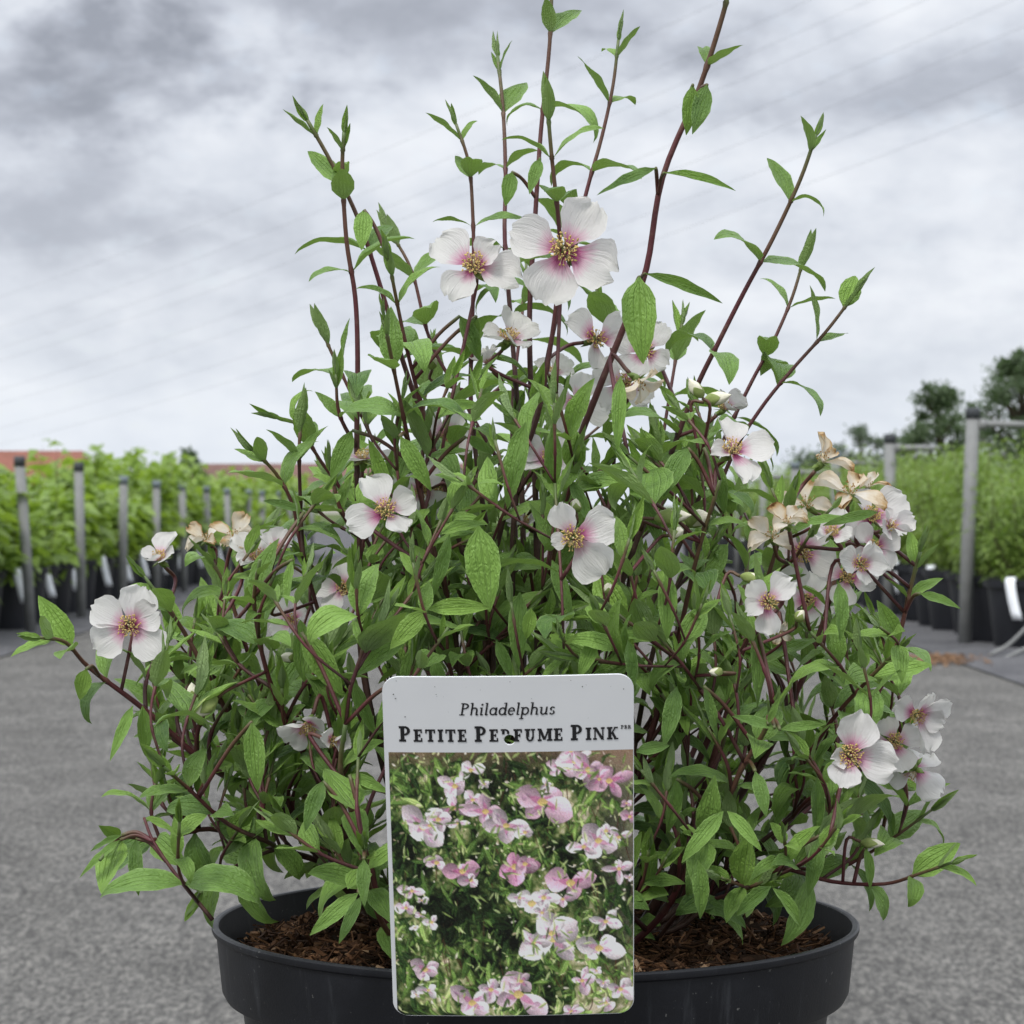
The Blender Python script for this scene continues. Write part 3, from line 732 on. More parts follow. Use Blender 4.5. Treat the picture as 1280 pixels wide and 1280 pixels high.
P4 = [(45, 1, 0), (135, 1, 0), (225, 1, 0), (315, 1, 0)]
def p4(off=0, l=(1, 1, 1, 1), lift=(0, 0, 0, 0)): return [(45 + 90 * i + off, l[i], lift[i]) for i in range(4)]
FL = [
 (705, 314, .735, 68, (.02, -1, .10), [(58, 1.02, .05), (160, 1.0, .0), (248, 1.0, 0), (332, 1.02, 0)], False),
 (592, 335, .745, 56, (-.02, -.85, .45), [(35, .75, .5), (140, 1.05, .05), (240, .95, -.05), (338, 1.08, -.05)], False),
 (636, 425, .79, 50, (.25, -.35, .7), [(100, 1.0, .5), (10, .9, .3), (200, .8, .3), (280, .9, .1)], False),
 (745, 425, .80, 50, (.55, -.5, .3), p4(20, (1, 1, .9, .9), (.2, .4, .2, 0)), False),
 (806, 440, .79, 48, (-.4, -.8, .1), p4(10, (1.0, .9, .9, .9), (.1, .2, 0, .2)), False),
 (798, 475, .745, 40, (.5, -.35, -.5), p4(30, (.8, .9, .8, .7), (.5, .6, .5, .4)), True),
 (688, 575, .775, 46, (-.55, -.7, .25), p4(0, (1, 1, .9, 1.0)), False),
 (482, 640, .72, 50, (.25, -.85, .35), [(120, 1.05, .1), (205, 1.0, 0), (300, .8, .1), (30, .8, .2)], False),
 (528, 612, .76, 44, (-.6, -.75, -.1), p4(15), False),
 (716, 672, .70, 54, (-.45, -.9, -.05), [(100, .85, .15), (22, 1.05, -.05), (-48, 1.1, 0), (195, .45, .2)], False),
 (162, 783, .755, 50, (.05, -.95, .15), [(70, 1.0, .1), (150, 1.02, 0), (215, 1.0, -.05), (318, 1.05, 0), (28, .8, .1)], False),
 (200, 700, .79, 40, (-.5, -.4, .5), [(50, 1.1, .5), (160, .7, .5), (260, .7, .5), (330, .8, .5)], False),
 (258, 675, .80, 34, (-.2, -.5, .8), p4(0, (.9, 1, .9, .8), (.4, .4, .4, .4)), True),
 (292, 672, .78, 36, (.2, -.5, .8), p4(25, (1, .9, .9, .8), (.6, .5, .3, .5)), True),
 (322, 700, .765, 42, (.3, -.5, .6), p4(10, (1.0, 1, .8, .8), (.5, .5, .3, .4)), False),
 (385, 905, .735, 42, (-.35, -.4, -.6), p4(10, (.9, 1, 1, .9), (.3, .3, .2, .3)), False),
 (960, 752, .71, 46, (-.35, -.9, .1), [(40, 1.05, .1), (120, .8, .2), (215, .75, .2), (278, 1.05, -.1)], False),
 (1062, 945, .715, 54, (-.05, -.75, .10), [(72, 1.02, .3), (-12, 1.05, .05), (195, .5, .5), (252, .8, .4)], False),
 (1146, 893, .745, 44, (.55, -.70, -.25), [(40, 1.15, .1), (150, .9, .1), (262, 1.3, .3), (330, .9, 0), (88, .9, .3)], False),
 (1118, 928, .75, 42, (-.1, -.9, .1), p4(-25, (.9, .8, 1, 1.0)), False),
 (1142, 960, .755, 50, (.4, .35, -.6), [(45, 1.1, .3), (250, 1.1, .3), (300, 1.0, .3), (170, .8, .3)], False),
 (915, 565, .74, 50, (.35, -.75, .35), [(105, 1.0, .2), (0, 1.05, .1), (280, 1.1, -.05), (200, .6, .3)], False),
 (1028, 578, .77, 44, (.35, -.35, .75), [(130, 1.0, .8), (340, 1.0, -.1), (60, .7, .6), (230, .6, .6)], True),
 (1062, 618, .76, 46, (.1, -.6, .75), p4(20, (.9, 1.0, .9, 1.0), (.2, .1, 0, .1)), True),
 (965, 672, .745, 46, (-.2, -.8, .4), p4(0, (1, .9, 1, .9), (.3, .3, .3, .3)), True),
 (1002, 690, .78, 48, (.2, -.9, .1), p4(20), False),
 (1090, 648, .775, 44, (.2, -.6, .6), p4(0, (1.1, .9, 1, 1), (.4, .3, 0, 0)), False),
 (1092, 684, .765, 40, (.35, -.9, -.1), p4(-10), False),
 (1058, 722, .785, 44, (.2, -.8, .2), p4(30), False),
 (1008, 632, .79, 40, (-.3, -.6, .6), p4(30, (.9, 1, .8, .8), (.2, .2, .2, .2)), True),
 (455, 575, .76, 42, (-.1, -.35, .95), p4(10, (1, 1.1, 1, 1), (0, 0, 0, 0)), False),
 (722, 505, .85, 44, (-.1, -.9, .1), p4(30), False),
 (560, 545, .83, 44, (-.3, -.9, 0), p4(20), False),
 (548, 610, .80, 40, (.3, -.9, 0), p4(15), False),
 (430, 735, .84, 40, (-.4, -.8, .1), p4(25), False), (365, 775, .80, 34, (-.5, -.6, .4), p4(0), False),
 (1010, 750, .82, 40, (.1, -.9, .1), p4(40), False),
 (975, 790, .745, 22, (.2, -.6, -.5), p4(20, (.8, .9, .8, .8), (.5, .5, .5, .5)), True),
 (780, 480, .81, 40, (-.3, -.8, .3), p4(10), False),
 (905, 512, .78, 34, (.6, -.3, .5), p4(20, (1, .8, .7, .9), (.7, .7, .6, .6)), False), (655, 655, .80, 34, (-.5, -.5, .4), p4(40, (.9, .8, .9, .7), (.6, .5, .6, .5)), False),
 (1040, 668, .75, 38, (-.4, -.5, .6), p4(5, (1, .9, .8, .9), (.5, .3, .5, .2)), False), (1075, 705, .745, 38, (.5, -.6, .2), p4(35, (.9, 1, .8, .9), (.3, .5, .3, .5)), False),
 (345, 688, .75, 34, (.4, -.3, .7), p4(25, (1, .9, .8, .8), (.6, .5, .6, .5)), False), (1085, 610, .78, 32, (.3, -.2, .8), p4(15, (1, .9, .9, .9), (.5, .5, .5, .5)), True),
 (985, 655, .735, 36, (-.3, -.5, .6), p4(10, (.9, 1, .8, 1), (.4, .6, .4, .5)), True), (1112, 660, .765, 36, (.6, -.4, .4), p4(0, (1, .8, .9, .8), (.5, .5, .4, .3)), False),
 (520, 590, .75, 34, (-.5, -.4, .6), p4(50, (.9, .8, 1, .8), (.5, .6, .5, .4)), False), (610, 455, .80, 32, (-.4, -.3, .7), p4(30, (.8, .9, .8, .9), (.7, .6, .6, .7)), False),
 (690, 470, .82, 36, (.4, -.5, .5), p4(10, (.9, .8, .9, .8), (.5, .4, .6, .4)), False), (300, 690, .77, 30, (-.2, -.3, .8), p4(45, (.8, .9, .8, .8), (.7, .6, .7, .6)), True),
 (415, 925, .725, 30, (.5, -.4, -.3), p4(20, (.8, .9, .8, .8), (.7, .6, .7, .6)), False)]
KEEP = [(f_[0], f_[1], f_[2], f_[3] * (.78 if f_[2] < .75 else .3)) for f_ in FL]
def blocks(p, extra=0.0):
    """is p between the eye and one of the blooms or leaves that the photo shows clearly?"""
    x, y = topx(p)
    return any(p.y < d_ + .004 and math.hypot(x - kx, y - ky) < kr + extra for kx, ky, d_, kr in KEEP)
SKEL = []         # (point, distance to root, radius)
ROOT = Vector((PX, PD, SOILZ))
NSTEM = [0]
def stem(pts, r0, r1, leafy=None, tipkind='young', nodes_from=0.0, u0=0.0, u1=1.0, size=1.0, sp=.019, prob=1.0, register=True, spare=False):
    """pts run base -> tip; leafy = length from the tip that carries leaf pairs"""
    cv = catmull(pts, 5)
    seg = [0.0]
    for i in range(1, len(cv)): seg.append(seg[-1] + (cv[i] - cv[i - 1]).length)
    T = seg[-1]
    def at(s):
        s = min(max(s, 0), T)
        for i in range(1, len(cv)):
            if seg[i] >= s:
                t = (s - seg[i - 1]) / max(1e-9, seg[i] - seg[i - 1]); return cv[i - 1].lerp(cv[i], t), (cv[i] - cv[i - 1]).normalized()
        return cv[-1], (cv[-1] - cv[-2]).normalized()
    rad = []
    a = Acc()
    nodes = []; s = T - .006 * size; k = 0
    while leafy and s > T - leafy and s > .008:
        nodes.append(s); s -= sp * (.55 if k == 0 else .8 if k == 1 else 1.0) * rng.uniform(.85, 1.15); k += 1
    # resample with swollen nodes
    samples = sorted(set([q for q in seg] + [q for n_ in nodes for q in (n_ - .0018, n_, n_ + .0016) if 0 < q < T]))
    sp_pts = [at(q)[0] for q in samples]
    for q in samples:
        rr = r0 + (r1 - r0) * (q / T) ** .8
        if any(abs(q - n_) < 1e-6 for n_ in nodes): rr *= 1.32
        rad.append(rr)
    keep = [0]
    for i in range(1, len(sp_pts)):
        if (sp_pts[i] - sp_pts[keep[-1]]).length > 2e-4: keep.append(i)
    a.tube([sp_pts[i] for i in keep], [rad[i] * .82 for i in keep], 7, 0, True, u0, u1)
    ob('stem', a.build('stem', M['stem']), shrub); NSTEM[0] += 1
    if register:
        for i in range(0, len(cv)):
            SKEL.append((cv[i].copy(), (cv[i] - ROOT).length, r0 + (r1 - r0) * seg[i] / T))
    # leaves
    th0 = rng.uniform(0, 3.14)
    if leafy:
        p, t = at(T)
        e1 = t.orthogonal().normalized(); e2 = t.cross(e1)
        for q in range(rng.choice((2, 2, 3, 4))):
            th = th0 + math.pi * q * (1 if q < 2 else .5) + .4
            perp = e1 * math.cos(th) + e2 * math.sin(th)
            add_leaf(p - t * .001, t + perp * rng.uniform(.15, .45), t * .2 - perp, .0105 * size * rng.uniform(.75, 1.25), 'young', .85)
        for k, s in enumerate(nodes):
            p, t = at(s); e1 = t.orthogonal().normalized(); e2 = t.cross(e1)
            for q in (0, 1):
                if rng.random() > prob: continue
                th = th0 + math.pi * q + (k % 2) * math.pi / 2 + rng.uniform(-.35, .35)
                perp = e1 * math.cos(th) + e2 * math.sin(th)
                age = min(1, k / 3)
                al = .55 + .55 * age + rng.uniform(-.15, .2)
                xd = t * math.cos(al) + perp * math.sin(al)
                xd.z -= .25 * age
                L = size * (.0125 + .0110 * min(1, (k + .3) / 2.2)) * rng.uniform(.62, 1.2)
                kind = 'young' if k == 0 and rng.random() < .5 else ('flat' if k < 2 and rng.random() < .6 else rng.choice(('arch', 'hang')))
                zd = t + Vector((0, 0, .6)) + Vector((0, -.25, 0))
                add_leaf(p + perp * rad[0] * .2, xd, zd, L, kind, max(0, .75 - .35 * k), rng.uniform(.98, 1.38))
    return at

def near(p, below=True, dmin=.0):
    best = None; bd = 1e9
    rp = (p - ROOT).length
    for q, dr, r in SKEL:
        d = (q - p).length
        if d < dmin or dr > rp - .006: continue
        cost = d
        if below:
            if q.z > p.z + .004: continue
            cost = d * (1.75 - (p.z - q.z) / max(d, 1e-6))
        if cost < bd: bd = cost; best = (q, r)
    return best
def traced(pix, d_tip, d_base, r0, r1, base='root', **kw):
    kw.setdefault('size', .88)
    """stem traced in the photo from tip (first) to base (last)"""
    n = len(pix)
    pts = [P(x, y, d_tip + (d_base - d_tip) * (i / max(1, n - 1)) ** 1.0) for i, (x, y) in enumerate(pix)][::-1]
    if base == 'root':
        b = Vector((ROOT.x + (pts[0].x - ROOT.x) * .28 + U(-.008, .008), PD + (pts[0].y - PD) * .4 + U(-.01, .01), SOILZ + .001))
        m1 = b.lerp(pts[0], .5) + Vector(((pts[0].x - b.x) * .12, 0, -.004))
        pts = [b - Vector((0, 0, .006)), b + (m1 - b) * .25 + Vector((0, 0, .002)), m1] + pts
    elif base == 'near':
        q = near(pts[0])
        if q:
            r0 = min(r0, q[1])
            if (q[0] - pts[0]).length > .004: pts = [q[0]] + pts
    return stem(pts, r0, r1, **kw)

tall = dict(leafy=.30, sp=.024, prob=.96)
# tall shoots, tip -> base
traced([(384, 150), (415, 205), (447, 272), (470, 340), (500, 440), (530, 530), (575, 660), (610, 800)], .77, .79, .0017, .0007, leafy=.13, sp=.027)
traced([(430, 165), (428, 212), (433, 300), (444, 372), (447, 450), (446, 560), (449, 700), (452, 820), (480, 960)], .755, .77, .0018, .0007, leafy=.10, sp=.029)
traced([(488, 290), (515, 340), (540, 432), (590, 520), (640, 640)], .83, .82, .0014, .0006, leafy=.06, sp=.020)
traced([(486, 325), (495, 372), (506, 425), (522, 490), (548, 580), (575, 680), (605, 790)], .75, .78, .0016, .0006, leafy=.075, sp=.018)
traced([(570, 155), (586, 205), (591, 270), (592, 335), (590, 420), (589, 510), (605, 640), (640, 800)], .80, .80, .0016, .0006, leafy=.10, sp=.021)
traced([(622, 70), (629, 140), (632, 225), (631, 300), (640, 420), (650, 560), (655, 760)], .84, .81, .0016, .0007, leafy=.11, sp=.024)
traced([(690, -30), (687, 55), (676, 165), (669, 270), (662, 390), (664, 500), (670, 640), (672, 820)], .81, .80, .0018, .0007, leafy=.11, sp=.026)
traced([(684, 130), (690, 200), (698, 275), (700, 330), (690, 420), (672, 520), (640, 610), (615, 740)], .76, .78, .0015, .0007, leafy=.05, sp=.017)
traced([(773, 50), (766, 108), (752, 172), (733, 240), (706, 350), (688, 430), (668, 530), (645, 620), (640, 780)], .80, .79, .0018, .0006, leafy=.085, sp=.024)
traced([(912, -20), (903, 20), (874, 110), (828, 222), (808, 335), (780, 408), (746, 492), (718, 570), (690, 700), (672, 840)], .75, .78, .0019, .0009, leafy=.03, sp=.030)
traced([(1020, 168), (1000, 225), (966, 298), (930, 365), (897, 430), (868, 490), (830, 590), (780, 720), (735, 860)], .77, .79, .0017, .0007, leafy=.10, sp=.027)
traced([(1006, 318), (990, 372), (966, 428), (938, 480), (900, 560), (850, 680), (790, 820)], .82, .81, .0015, .0006, leafy=.075, sp=.022)
traced([(1068, 368), (1032, 415), (990, 462), (950, 512), (915, 570), (880, 660), (820, 800)], .80, .80, .0014, .0006, leafy=.075, sp=.022)
traced([(852, 405), (846, 440), (836, 500), (820, 590), (790, 700)], .84, .82, .0012, .0006, leafy=.05, sp=.016)
traced([(402, 412), (415, 442), (438, 490), (470, 560), (520, 680)], .80, .80, .0012, .0006, leafy=.06, sp=.017)
traced([(348, 522), (372, 532), (400, 575), (432, 622), (480, 720), (540, 850)], .78, .79, .0012, .0006, leafy=.06, sp=.016)
traced([(316, 562), (345, 592), (366, 632), (378, 690), (410, 800), (470, 930)], .76, .78, .0013, .0006, leafy=.07, sp=.017)
traced([(378, 520), (374, 560), (376, 640), (380, 700)], .77, .77, .0011, .0006, 'near', leafy=.06, sp=.016)
traced([(745, 360), (762, 420), (770, 520), (760, 640), (730, 780)], .83, .81, .0014, .0006, leafy=.08, sp=.018)
traced([(658, 330), (652, 400), (640, 520), (645, 680)], .87, .84, .0014, .0006, leafy=.08, sp=.018)
traced([(540, 440), (528, 540), (540, 680), (580, 850)], .86, .83, .0014, .0006, leafy=.09, sp=.018)
traced([(480, 400), (500, 500), (530, 640), (570, 800)], .72, .76, .0014, .0006, leafy=.11, sp=.018)
# the framework that spreads left, right and forward
traced([(50, 797), (82, 803), (112, 835), (182, 888), (262, 958), (340, 1000), (395, 1065), (432, 1108)], .74, .80, .0026, .0006, leafy=.075, sp=.019)
traced([(180, 720), (230, 790), (290, 900), (345, 985), (400, 1060), (440, 1110)], .78, .81, .0028, .0006, leafy=.10, sp=.018)
traced([(125, 1075), (152, 1047), (200, 1050), (262, 1036), (330, 1056), (430, 1090)], .73, .80, .0018, .0006, leafy=.05, sp=.017)
traced([(180, 1022), (192, 1052), (222, 1096), (266, 1150)], .735, .728, .0008, .0005, None, leafy=None, u0=.4, u1=.7)
traced([(204, 958), (240, 990), (285, 1030), (340, 1055)], .72, .75, .0012, .0006, 'near', leafy=.06, sp=.014)
traced([(245, 1125), (262, 1100), (300, 1080), (345, 1062)], .75, .77, .0010, .0005, 'near', leafy=.03, sp=.014)
traced([(258, 690), (285, 740), (315, 830), (360, 940), (420, 1060)], .80, .81, .0022, .0006, leafy=.10, sp=.018)
traced([(325, 700), (318, 760), (340, 860), (390, 960), (450, 1080)], .73, .77, .0018, .0006, leafy=.11, sp=.017)
traced([(432, 905), (426, 965), (445, 1030), (466, 1095), (480, 1150)], .715, .745, .0015, .0008, leafy=.075, sp=.020, u0=.5)
traced([(455, 1060), (462, 1110), (485, 1165)], .705, .74, .0013, .0008, leafy=.03, sp=.012, u0=.5)
traced([(968, 880), (955, 915), (925, 965), (898, 1025), (860, 1080), (830, 1140)], .715, .75, .0016, .0008, leafy=.09, sp=.020, u0=.4)
traced([(912, 888), (890, 960), (862, 1050), (825, 1120), (800, 1160)], .77, .79, .0024, .0018, leafy=None, u1=.5)
traced([(1190, 1078), (1150, 1092), (1105, 1105), (1040, 1102), (975, 1085), (905, 1090)], .74, .78, .0014, .0005, leafy=.075, sp=.020)
traced([(1165, 1012), (1112, 1050), (1050, 1084), (985, 1085), (920, 1080)], .77, .79, .0012, .0005, leafy=.07, sp=.018)
traced([(1150, 690), (1138, 735), (1125, 790), (1100, 860), (1040, 960), (950, 1060), (860, 1120)], .77, .79, .0024, .0007, leafy=.11, sp=.019)
traced([(1120, 815), (1085, 850), (1040, 900), (985, 980), (910, 1060)], .74, .78, .0018, .0006, leafy=.085, sp=.017)
traced([(1060, 640), (1045, 720), (1010, 830), (960, 940), (880, 1060)], .80, .80, .0022, .0006, leafy=.12, sp=.017)
traced([(990, 620), (960, 720), (915, 850), (860, 980), (800, 1090)], .76, .79, .0022, .0006, leafy=.13, sp=.017)
traced([(900, 600), (870, 700), (840, 830), (800, 960), (760, 1080)], .74, .78, .0020, .0006, leafy=.13, sp=.017)
traced([(940, 660), (925, 760), (890, 880), (840, 1000), (790, 1100)], .86, .83, .0020, .0006, leafy=.13, sp=.018)
traced([(1100, 900), (1060, 960), (1000, 1020), (920, 1090)], .85, .82, .0018, .0006, leafy=.10, sp=.018)
traced([(1135, 905), (1112, 935), (1080, 960), (1035, 985), (980, 1030), (920, 1080)], .752, .78, .0013, .0006, leafy=.05, sp=.016)
traced([(1070, 950), (1050, 975), (1010, 1000)], .735, .765, .0009, .0006, 'near', leafy=None, u0=.5)
traced([(960, 1100), (930, 1112), (890, 1125), (850, 1140)], .735, .76, .0012, .0006, leafy=.03, sp=.014)

# ---- leaves that stand out one by one in the photo
NPRE = len(LEAVES)
EXPL = []
for a_ in [(598, 657, 612, 762, .70, 1.15), (562, 668, 540, 748, .705, .7), (534, 762, 612, 758, .695, .95), (534, 764, 488, 810, .695, 1.15),
           (690, 534, 690, 618, .725, .72), (657, 528, 634, 634, .72, .75), (799, 346, 803, 452, .745, 1.08), (776, 470, 771, 562, .73, .62),
           (832, 714, 835, 798, .715, .98), (945, 784, 947, 884, .72, .72), (1048, 728, 1051, 800, .725, .9), (377, 790, 427, 868, .72, .95),
           (315, 902, 322, 988, .72, .82), (404, 976, 382, 1038, .708, .85), (437, 968, 486, 990, .71, .9), (365, 700, 358, 758, .725, .85),
           (440, 538, 414, 598, .745, .95), (500, 545, 538, 612, .725, .8), (582, 546, 615, 566, .735, 1.0), (904, 1014, 853, 1077, .705, .95),
           (909, 1014, 952, 1062, .706, .85), (872, 1074, 876, 1148, .70, .95), (846, 974, 834, 1042, .725, .95), (1021, 972, 1020, 1046, .73, .8),
           (944, 964, 957, 1020, .71, .9), (1026, 1044, 1010, 1120, .73, .75), (964, 1108, 920, 1144, .705, .85), (966, 1110, 1002, 1158, .705, .75),
           (455, 1074, 456, 1132, .70, .9), (448, 1116, 388, 1168, .698, .75), (452, 1120, 424, 1178, .698, .8), (170, 1048, 172, 1118, .735, .85),
           (150, 1050, 100, 1096, .735, .5), (152, 1044, 112, 1064, .735, .7), (108, 836, 100, 874, .742, 1.45), (178, 882, 182, 945, .745, .75),
           (166, 882, 138, 950, .745, .55), (1150, 742, 1200, 760, .765, .8), (820, 210, 748, 244, .752, .62), (830, 216, 918, 236, .75, .38),
           (806, 342, 902, 376, .75, .42), (866, 106, 858, 168, .745, 1.2), (884, 106, 866, 166, .748, 1.2), (650, 740, 647, 834, .735, .85),
           (690, 700, 715, 770, .73, .85), (745, 798, 724, 846, .70, 1.0), (785, 800, 790, 862, .70, .9), (846, 858, 830, 932, .715, .8), (880, 858, 896, 924, .715, .75),
           (664, 760, 658, 798, .695, 1.2), (640, 690, 600, 730, .74, .8), (712, 600, 740, 660, .75, .8), (620, 800, 640, 850, .71, .9), (500, 850, 470, 910, .70, .8),
           (860, 560, 830, 620, .74, 1.0), (880, 560, 905, 640, .75, .9), (455, 262, 452, 312, .75, 1.2), (640, 215, 632, 256, .80, 1.2), (675, 198, 662, 242, .80, .9),
           (968, 910, 916, 895, .708, .75), (975, 912, 1030, 906, .708, .6), (960, 905, 975, 870, .708, .6), (1098, 640, 1030, 656, .73, .6), (1000, 655, 1062, 645, .73, .7),
           (795, 940, 836, 932, .70, .9), (575, 395, 600, 450, .76, 1.0), (596, 395, 580, 452, .76, .9), (800, 620, 830, 690, .74, .9),
           (1082, 1060, 1088, 1110, .76, .7), (1112, 1010, 1116, 1045, .77, .9), (540, 820, 555, 870, .71, .9), (440, 850, 470, 920, .72, .8), (380, 640, 330, 625, .75, .7)]:
    bright = 1.0 if a_[:2] in ((534, 762), (534, 764), (664, 760), (108, 836)) else .15
    leaf_px(*a_[:5], wide=a_[5] * .92, young=bright * .9)
    KEEP.append(((a_[0] + a_[2]) / 2, (a_[1] + a_[3]) / 2, a_[4], math.hypot(a_[0] - a_[2], a_[1] - a_[3]) * .25))
for kind_, q_, m_, y_ in LEAVES[NPRE:]:
    p_ = m_.translation.copy(); nn_ = near(p_, True, 0.0) or near(p_, False, 0.0)
    if nn_ is None: continue
    dd_ = (nn_[0] - p_).length
    if .002 < dd_ < .03:
        a = Acc(); a.tube(catmull([nn_[0], nn_[0].lerp(p_, .55) + Vector((0, .001, .0015)), p_], 4), [.0006] * 8 + [.0005], 5, 0, True, .6, .95)
        ob('petiole', a.build('petiole', M['stem']), shrub)

NEXP1 = len(LEAVES)
# ---- bushy side shoots: grown towards points of the crown and joined to the nearest older wood
ENV = [(165, 880), (205, 775), (300, 690), (352, 640), (425, 575), (500, 530), (600, 500), (700, 490), (800, 500), (880, 540), (960, 600), (1050, 625), (1105, 690),
       (1130, 800), (1135, 920), (1105, 1040), (1030, 1085), (900, 1110), (700, 1120), (500, 1115), (380, 1075), (250, 1050), (180, 990)]
def inside(x, y, poly):
    c = False; j = len(poly) - 1
    for i in range(len(poly)):
        xi, yi = poly[i]; xj, yj = poly[j]
        if (yi > y) != (yj > y) and x < (xj - xi) * (y - yi) / (yj - yi) + xi: c = not c
        j = i
    return c
# gaps where the ground shows through
GAPS = [(415, 760, 45), (255, 1000, 35), (330, 1085, 45), (990, 850, 40), (960, 1000, 30), (395, 660, 30)]
cnt = 0; tries = 0
while cnt < 235 and tries < 6000:
    tries += 1
    px, py = U(160, 1140), U(450, 1120)
    if not inside(px, py, ENV): continue
    cx_ = (px - 650) / 480
    if rng.random() < .35 * abs(cx_): continue
    if any(math.hypot(px - gx, py - gy) < gr for gx, gy, gr in GAPS): continue
    half = .125 * math.sqrt(max(.05, 1 - cx_ * cx_)) * (1 if py > 650 else .75)
    d = PD + (-half if rng.random() < .55 else half) * rng.random() ** .6
    if py > 1000 and d > .78: d = U(.70, .78)
    if 470 < px < 800 and py > 830: d = U(.735, .9)
    tip = P(px, py, d)
    if blocks(tip, 6): continue
    q = near(tip, True, .022)
    if q is None or (q[0] - tip).length > .11: continue
    b = q[0]; L = (tip - b).length
    out = Vector(((tip.x - ROOT.x) * .5, (tip.y - ROOT.y) * .5, .02)).normalized()
    m1 = b.lerp(tip, .45) + out * L * .10 - Vector((0, 0, L * .06))
    stem([b, m1, tip], min(.0011, q[1] * .8), .00055, leafy=min(.085, L * .86), sp=.0155, size=rng.uniform(.66, 1.12), prob=.95, u0=.35)
    cnt += 1

for band, n_ in (((470, 810, 620, 850), 90), ((440, 900, 520, 700), 46), ((415, 900, 450, 600), 20), ((200, 1110, 600, 1080), 95), ((480, 800, 700, 1000), 30), ((180, 460, 760, 1060), 46), ((820, 1120, 740, 1080), 60)):
    c2 = 0; tries = 0
    while c2 < n_ and tries < 3000:
        tries += 1
        px, py = U(band[0], band[1]), U(band[2], band[3])
        if (band[0] != 415 and not inside(px, py, ENV)) or any(math.hypot(px - gx, py - gy) < gr for gx, gy, gr in GAPS): continue
        tip = P(px, py, U(.72, .86) if band[0] == 470 else U(.73, .81) if band[0] == 415 else U(.79, .90) if band[0] == 440 else U(.76, .86) if band[0] == 480 else U(.72, .86)); q = near(tip, True, .02)
        if blocks(tip, 6): continue
        if q is None or (q[0] - tip).length > .09: continue
        b = q[0]; L = (tip - b).length
        out = Vector(((tip.x - ROOT.x) * .5, (tip.y - ROOT.y) * .5, .02)).normalized()
        stem([b, b.lerp(tip, .45) + out * L * .14 - Vector((0, 0, L * .05)), tip], min(.0009, q[1] * .8), .0005, leafy=L * .9, sp=.0145, size=rng.uniform(.58, .82) if band[0] == 200 else rng.uniform(.72, 1.12), prob=.96, u0=.35, register=False)
        c2 += 1

# ---- flowers
def petal_shape(seed, faded=False):
    g = random.Random(seed); nl, nw = 12, 12; v = []; uv = []
    wd = g.uniform(.86, 1.10) if not faded else g.uniform(.5, .75)
    ph = [g.uniform(0, 6.28) for _ in range(6)]
    curl = g.uniform(-.25, .40) if not faded else g.uniform(.2, .9)
    notch = g.uniform(0, .10); g_cup = g.uniform(.05, .38)
    for i in range(nl + 1):
        u = i / nl
        w = wd * (.10 + .90 * math.sin(math.pi * min(1, (.06 + .60 * u))) ** .9 ) * (1 if u < .7 else math.sqrt(max(0.0, 1 - ((u - .7) / .335) ** 2.4)))
        w = max(.03, w * min(1, .22 + 1.7 * u))
        for j in range(nw + 1):
            s = j / nw * 2 - 1
            y = s * w * .5
            x = u
            rim = max(0, u - .6) / .4
            x += rim * (.030 * math.sin(s * 7 + ph[0]) + .016 * math.sin(s * 19 + ph[1]) + .010 * math.sin(s * 37 + ph[5])) - rim * notch * math.exp(-(s / .22) ** 2) - .05 * rim * s * s
            y += .012 * math.sin(u * 23 + ph[5]) * abs(s) + .018 * math.sin(u * 11 + ph[1]) * abs(s)
            z = curl * u * u * .5 * (-1) + g_cup * s * s * w * (1.0 if not faded else 2.0) + .035 * math.sin(s * 5 + ph[2]) * u + .028 * math.sin(u * 8 + s * 4 + ph[3]) * u
            z += .05 * rim * math.sin(s * 6 + ph[4]) * (1 if not faded else 2.6)
            v.append((x, y, z)); uv.append((u, j / nw))
    f = [(i * (nw + 1) + j, (i + 1) * (nw + 1) + j, (i + 1) * (nw + 1) + j + 1, i * (nw + 1) + j + 1) for i in range(nl) for j in range(nw)]
    return mesh('petal', v, f, [M['petal_faded' if faded else 'petal']], uv)
PETALS = [petal_shape(300 + i) for i in range(22)]
PETALS_F = [petal_shape(400 + i, True) for i in range(12)]
def blob(a, c, ax, L, r, mi, n=6):
    """small spindle (anther, bud) along ax"""
    ax = ax.normalized(); e1 = ax.orthogonal().normalized(); e2 = ax.cross(e1); v = []; prof = [(-.5, .05), (-.34, .75), (-.05, 1.0), (.25, .82), (.5, .06)]
    for t, rr in prof:
        for k in range(n):
            th = 2 * math.pi * k / n; v.append(c + ax * t * L + (e1 * math.cos(th) + e2 * math.sin(th)) * rr * r)
    f = [(i * n + k, i * n + (k + 1) % n, (i + 1) * n + (k + 1) % n, (i + 1) * n + k) for i in range(len(prof) - 1) for k in range(n)]
    a.add(v, f, None, mi)
def stamens(seed, brown=False, n=62):
    g = random.Random(seed); a = Acc()
    for i in range(n):
        th = i * 2.399 + g.uniform(-.2, .2); sp = .03 + .23 * math.sqrt((i + .5) / n)
        tip = Vector((math.cos(th) * sp * g.uniform(.8, 1.25), math.sin(th) * sp * g.uniform(.8, 1.25), g.uniform(.20, .36) - .30 * sp))
        b = Vector((math.cos(th) * .07, math.sin(th) * .07, .0)); mdl = b.lerp(tip, .55) + Vector((math.cos(th), math.sin(th), 0)) * .03
        a.tube([b, mdl, tip], [.008, .006, .005], 4, 0)
        ax = Vector((g.gauss(0, 1), g.gauss(0, 1), g.gauss(0, 1)))
        blob(a, tip, ax, g.uniform(.05, .085), .019, 1, 5)
    a.tube([(0, 0, 0), (.01, 0, .2), (.0, .01, .30)], [.03, .022, .014], 6, 0)
    return a.build('stamens', [M['filament'], M['anther_brown' if brown else 'anther']])
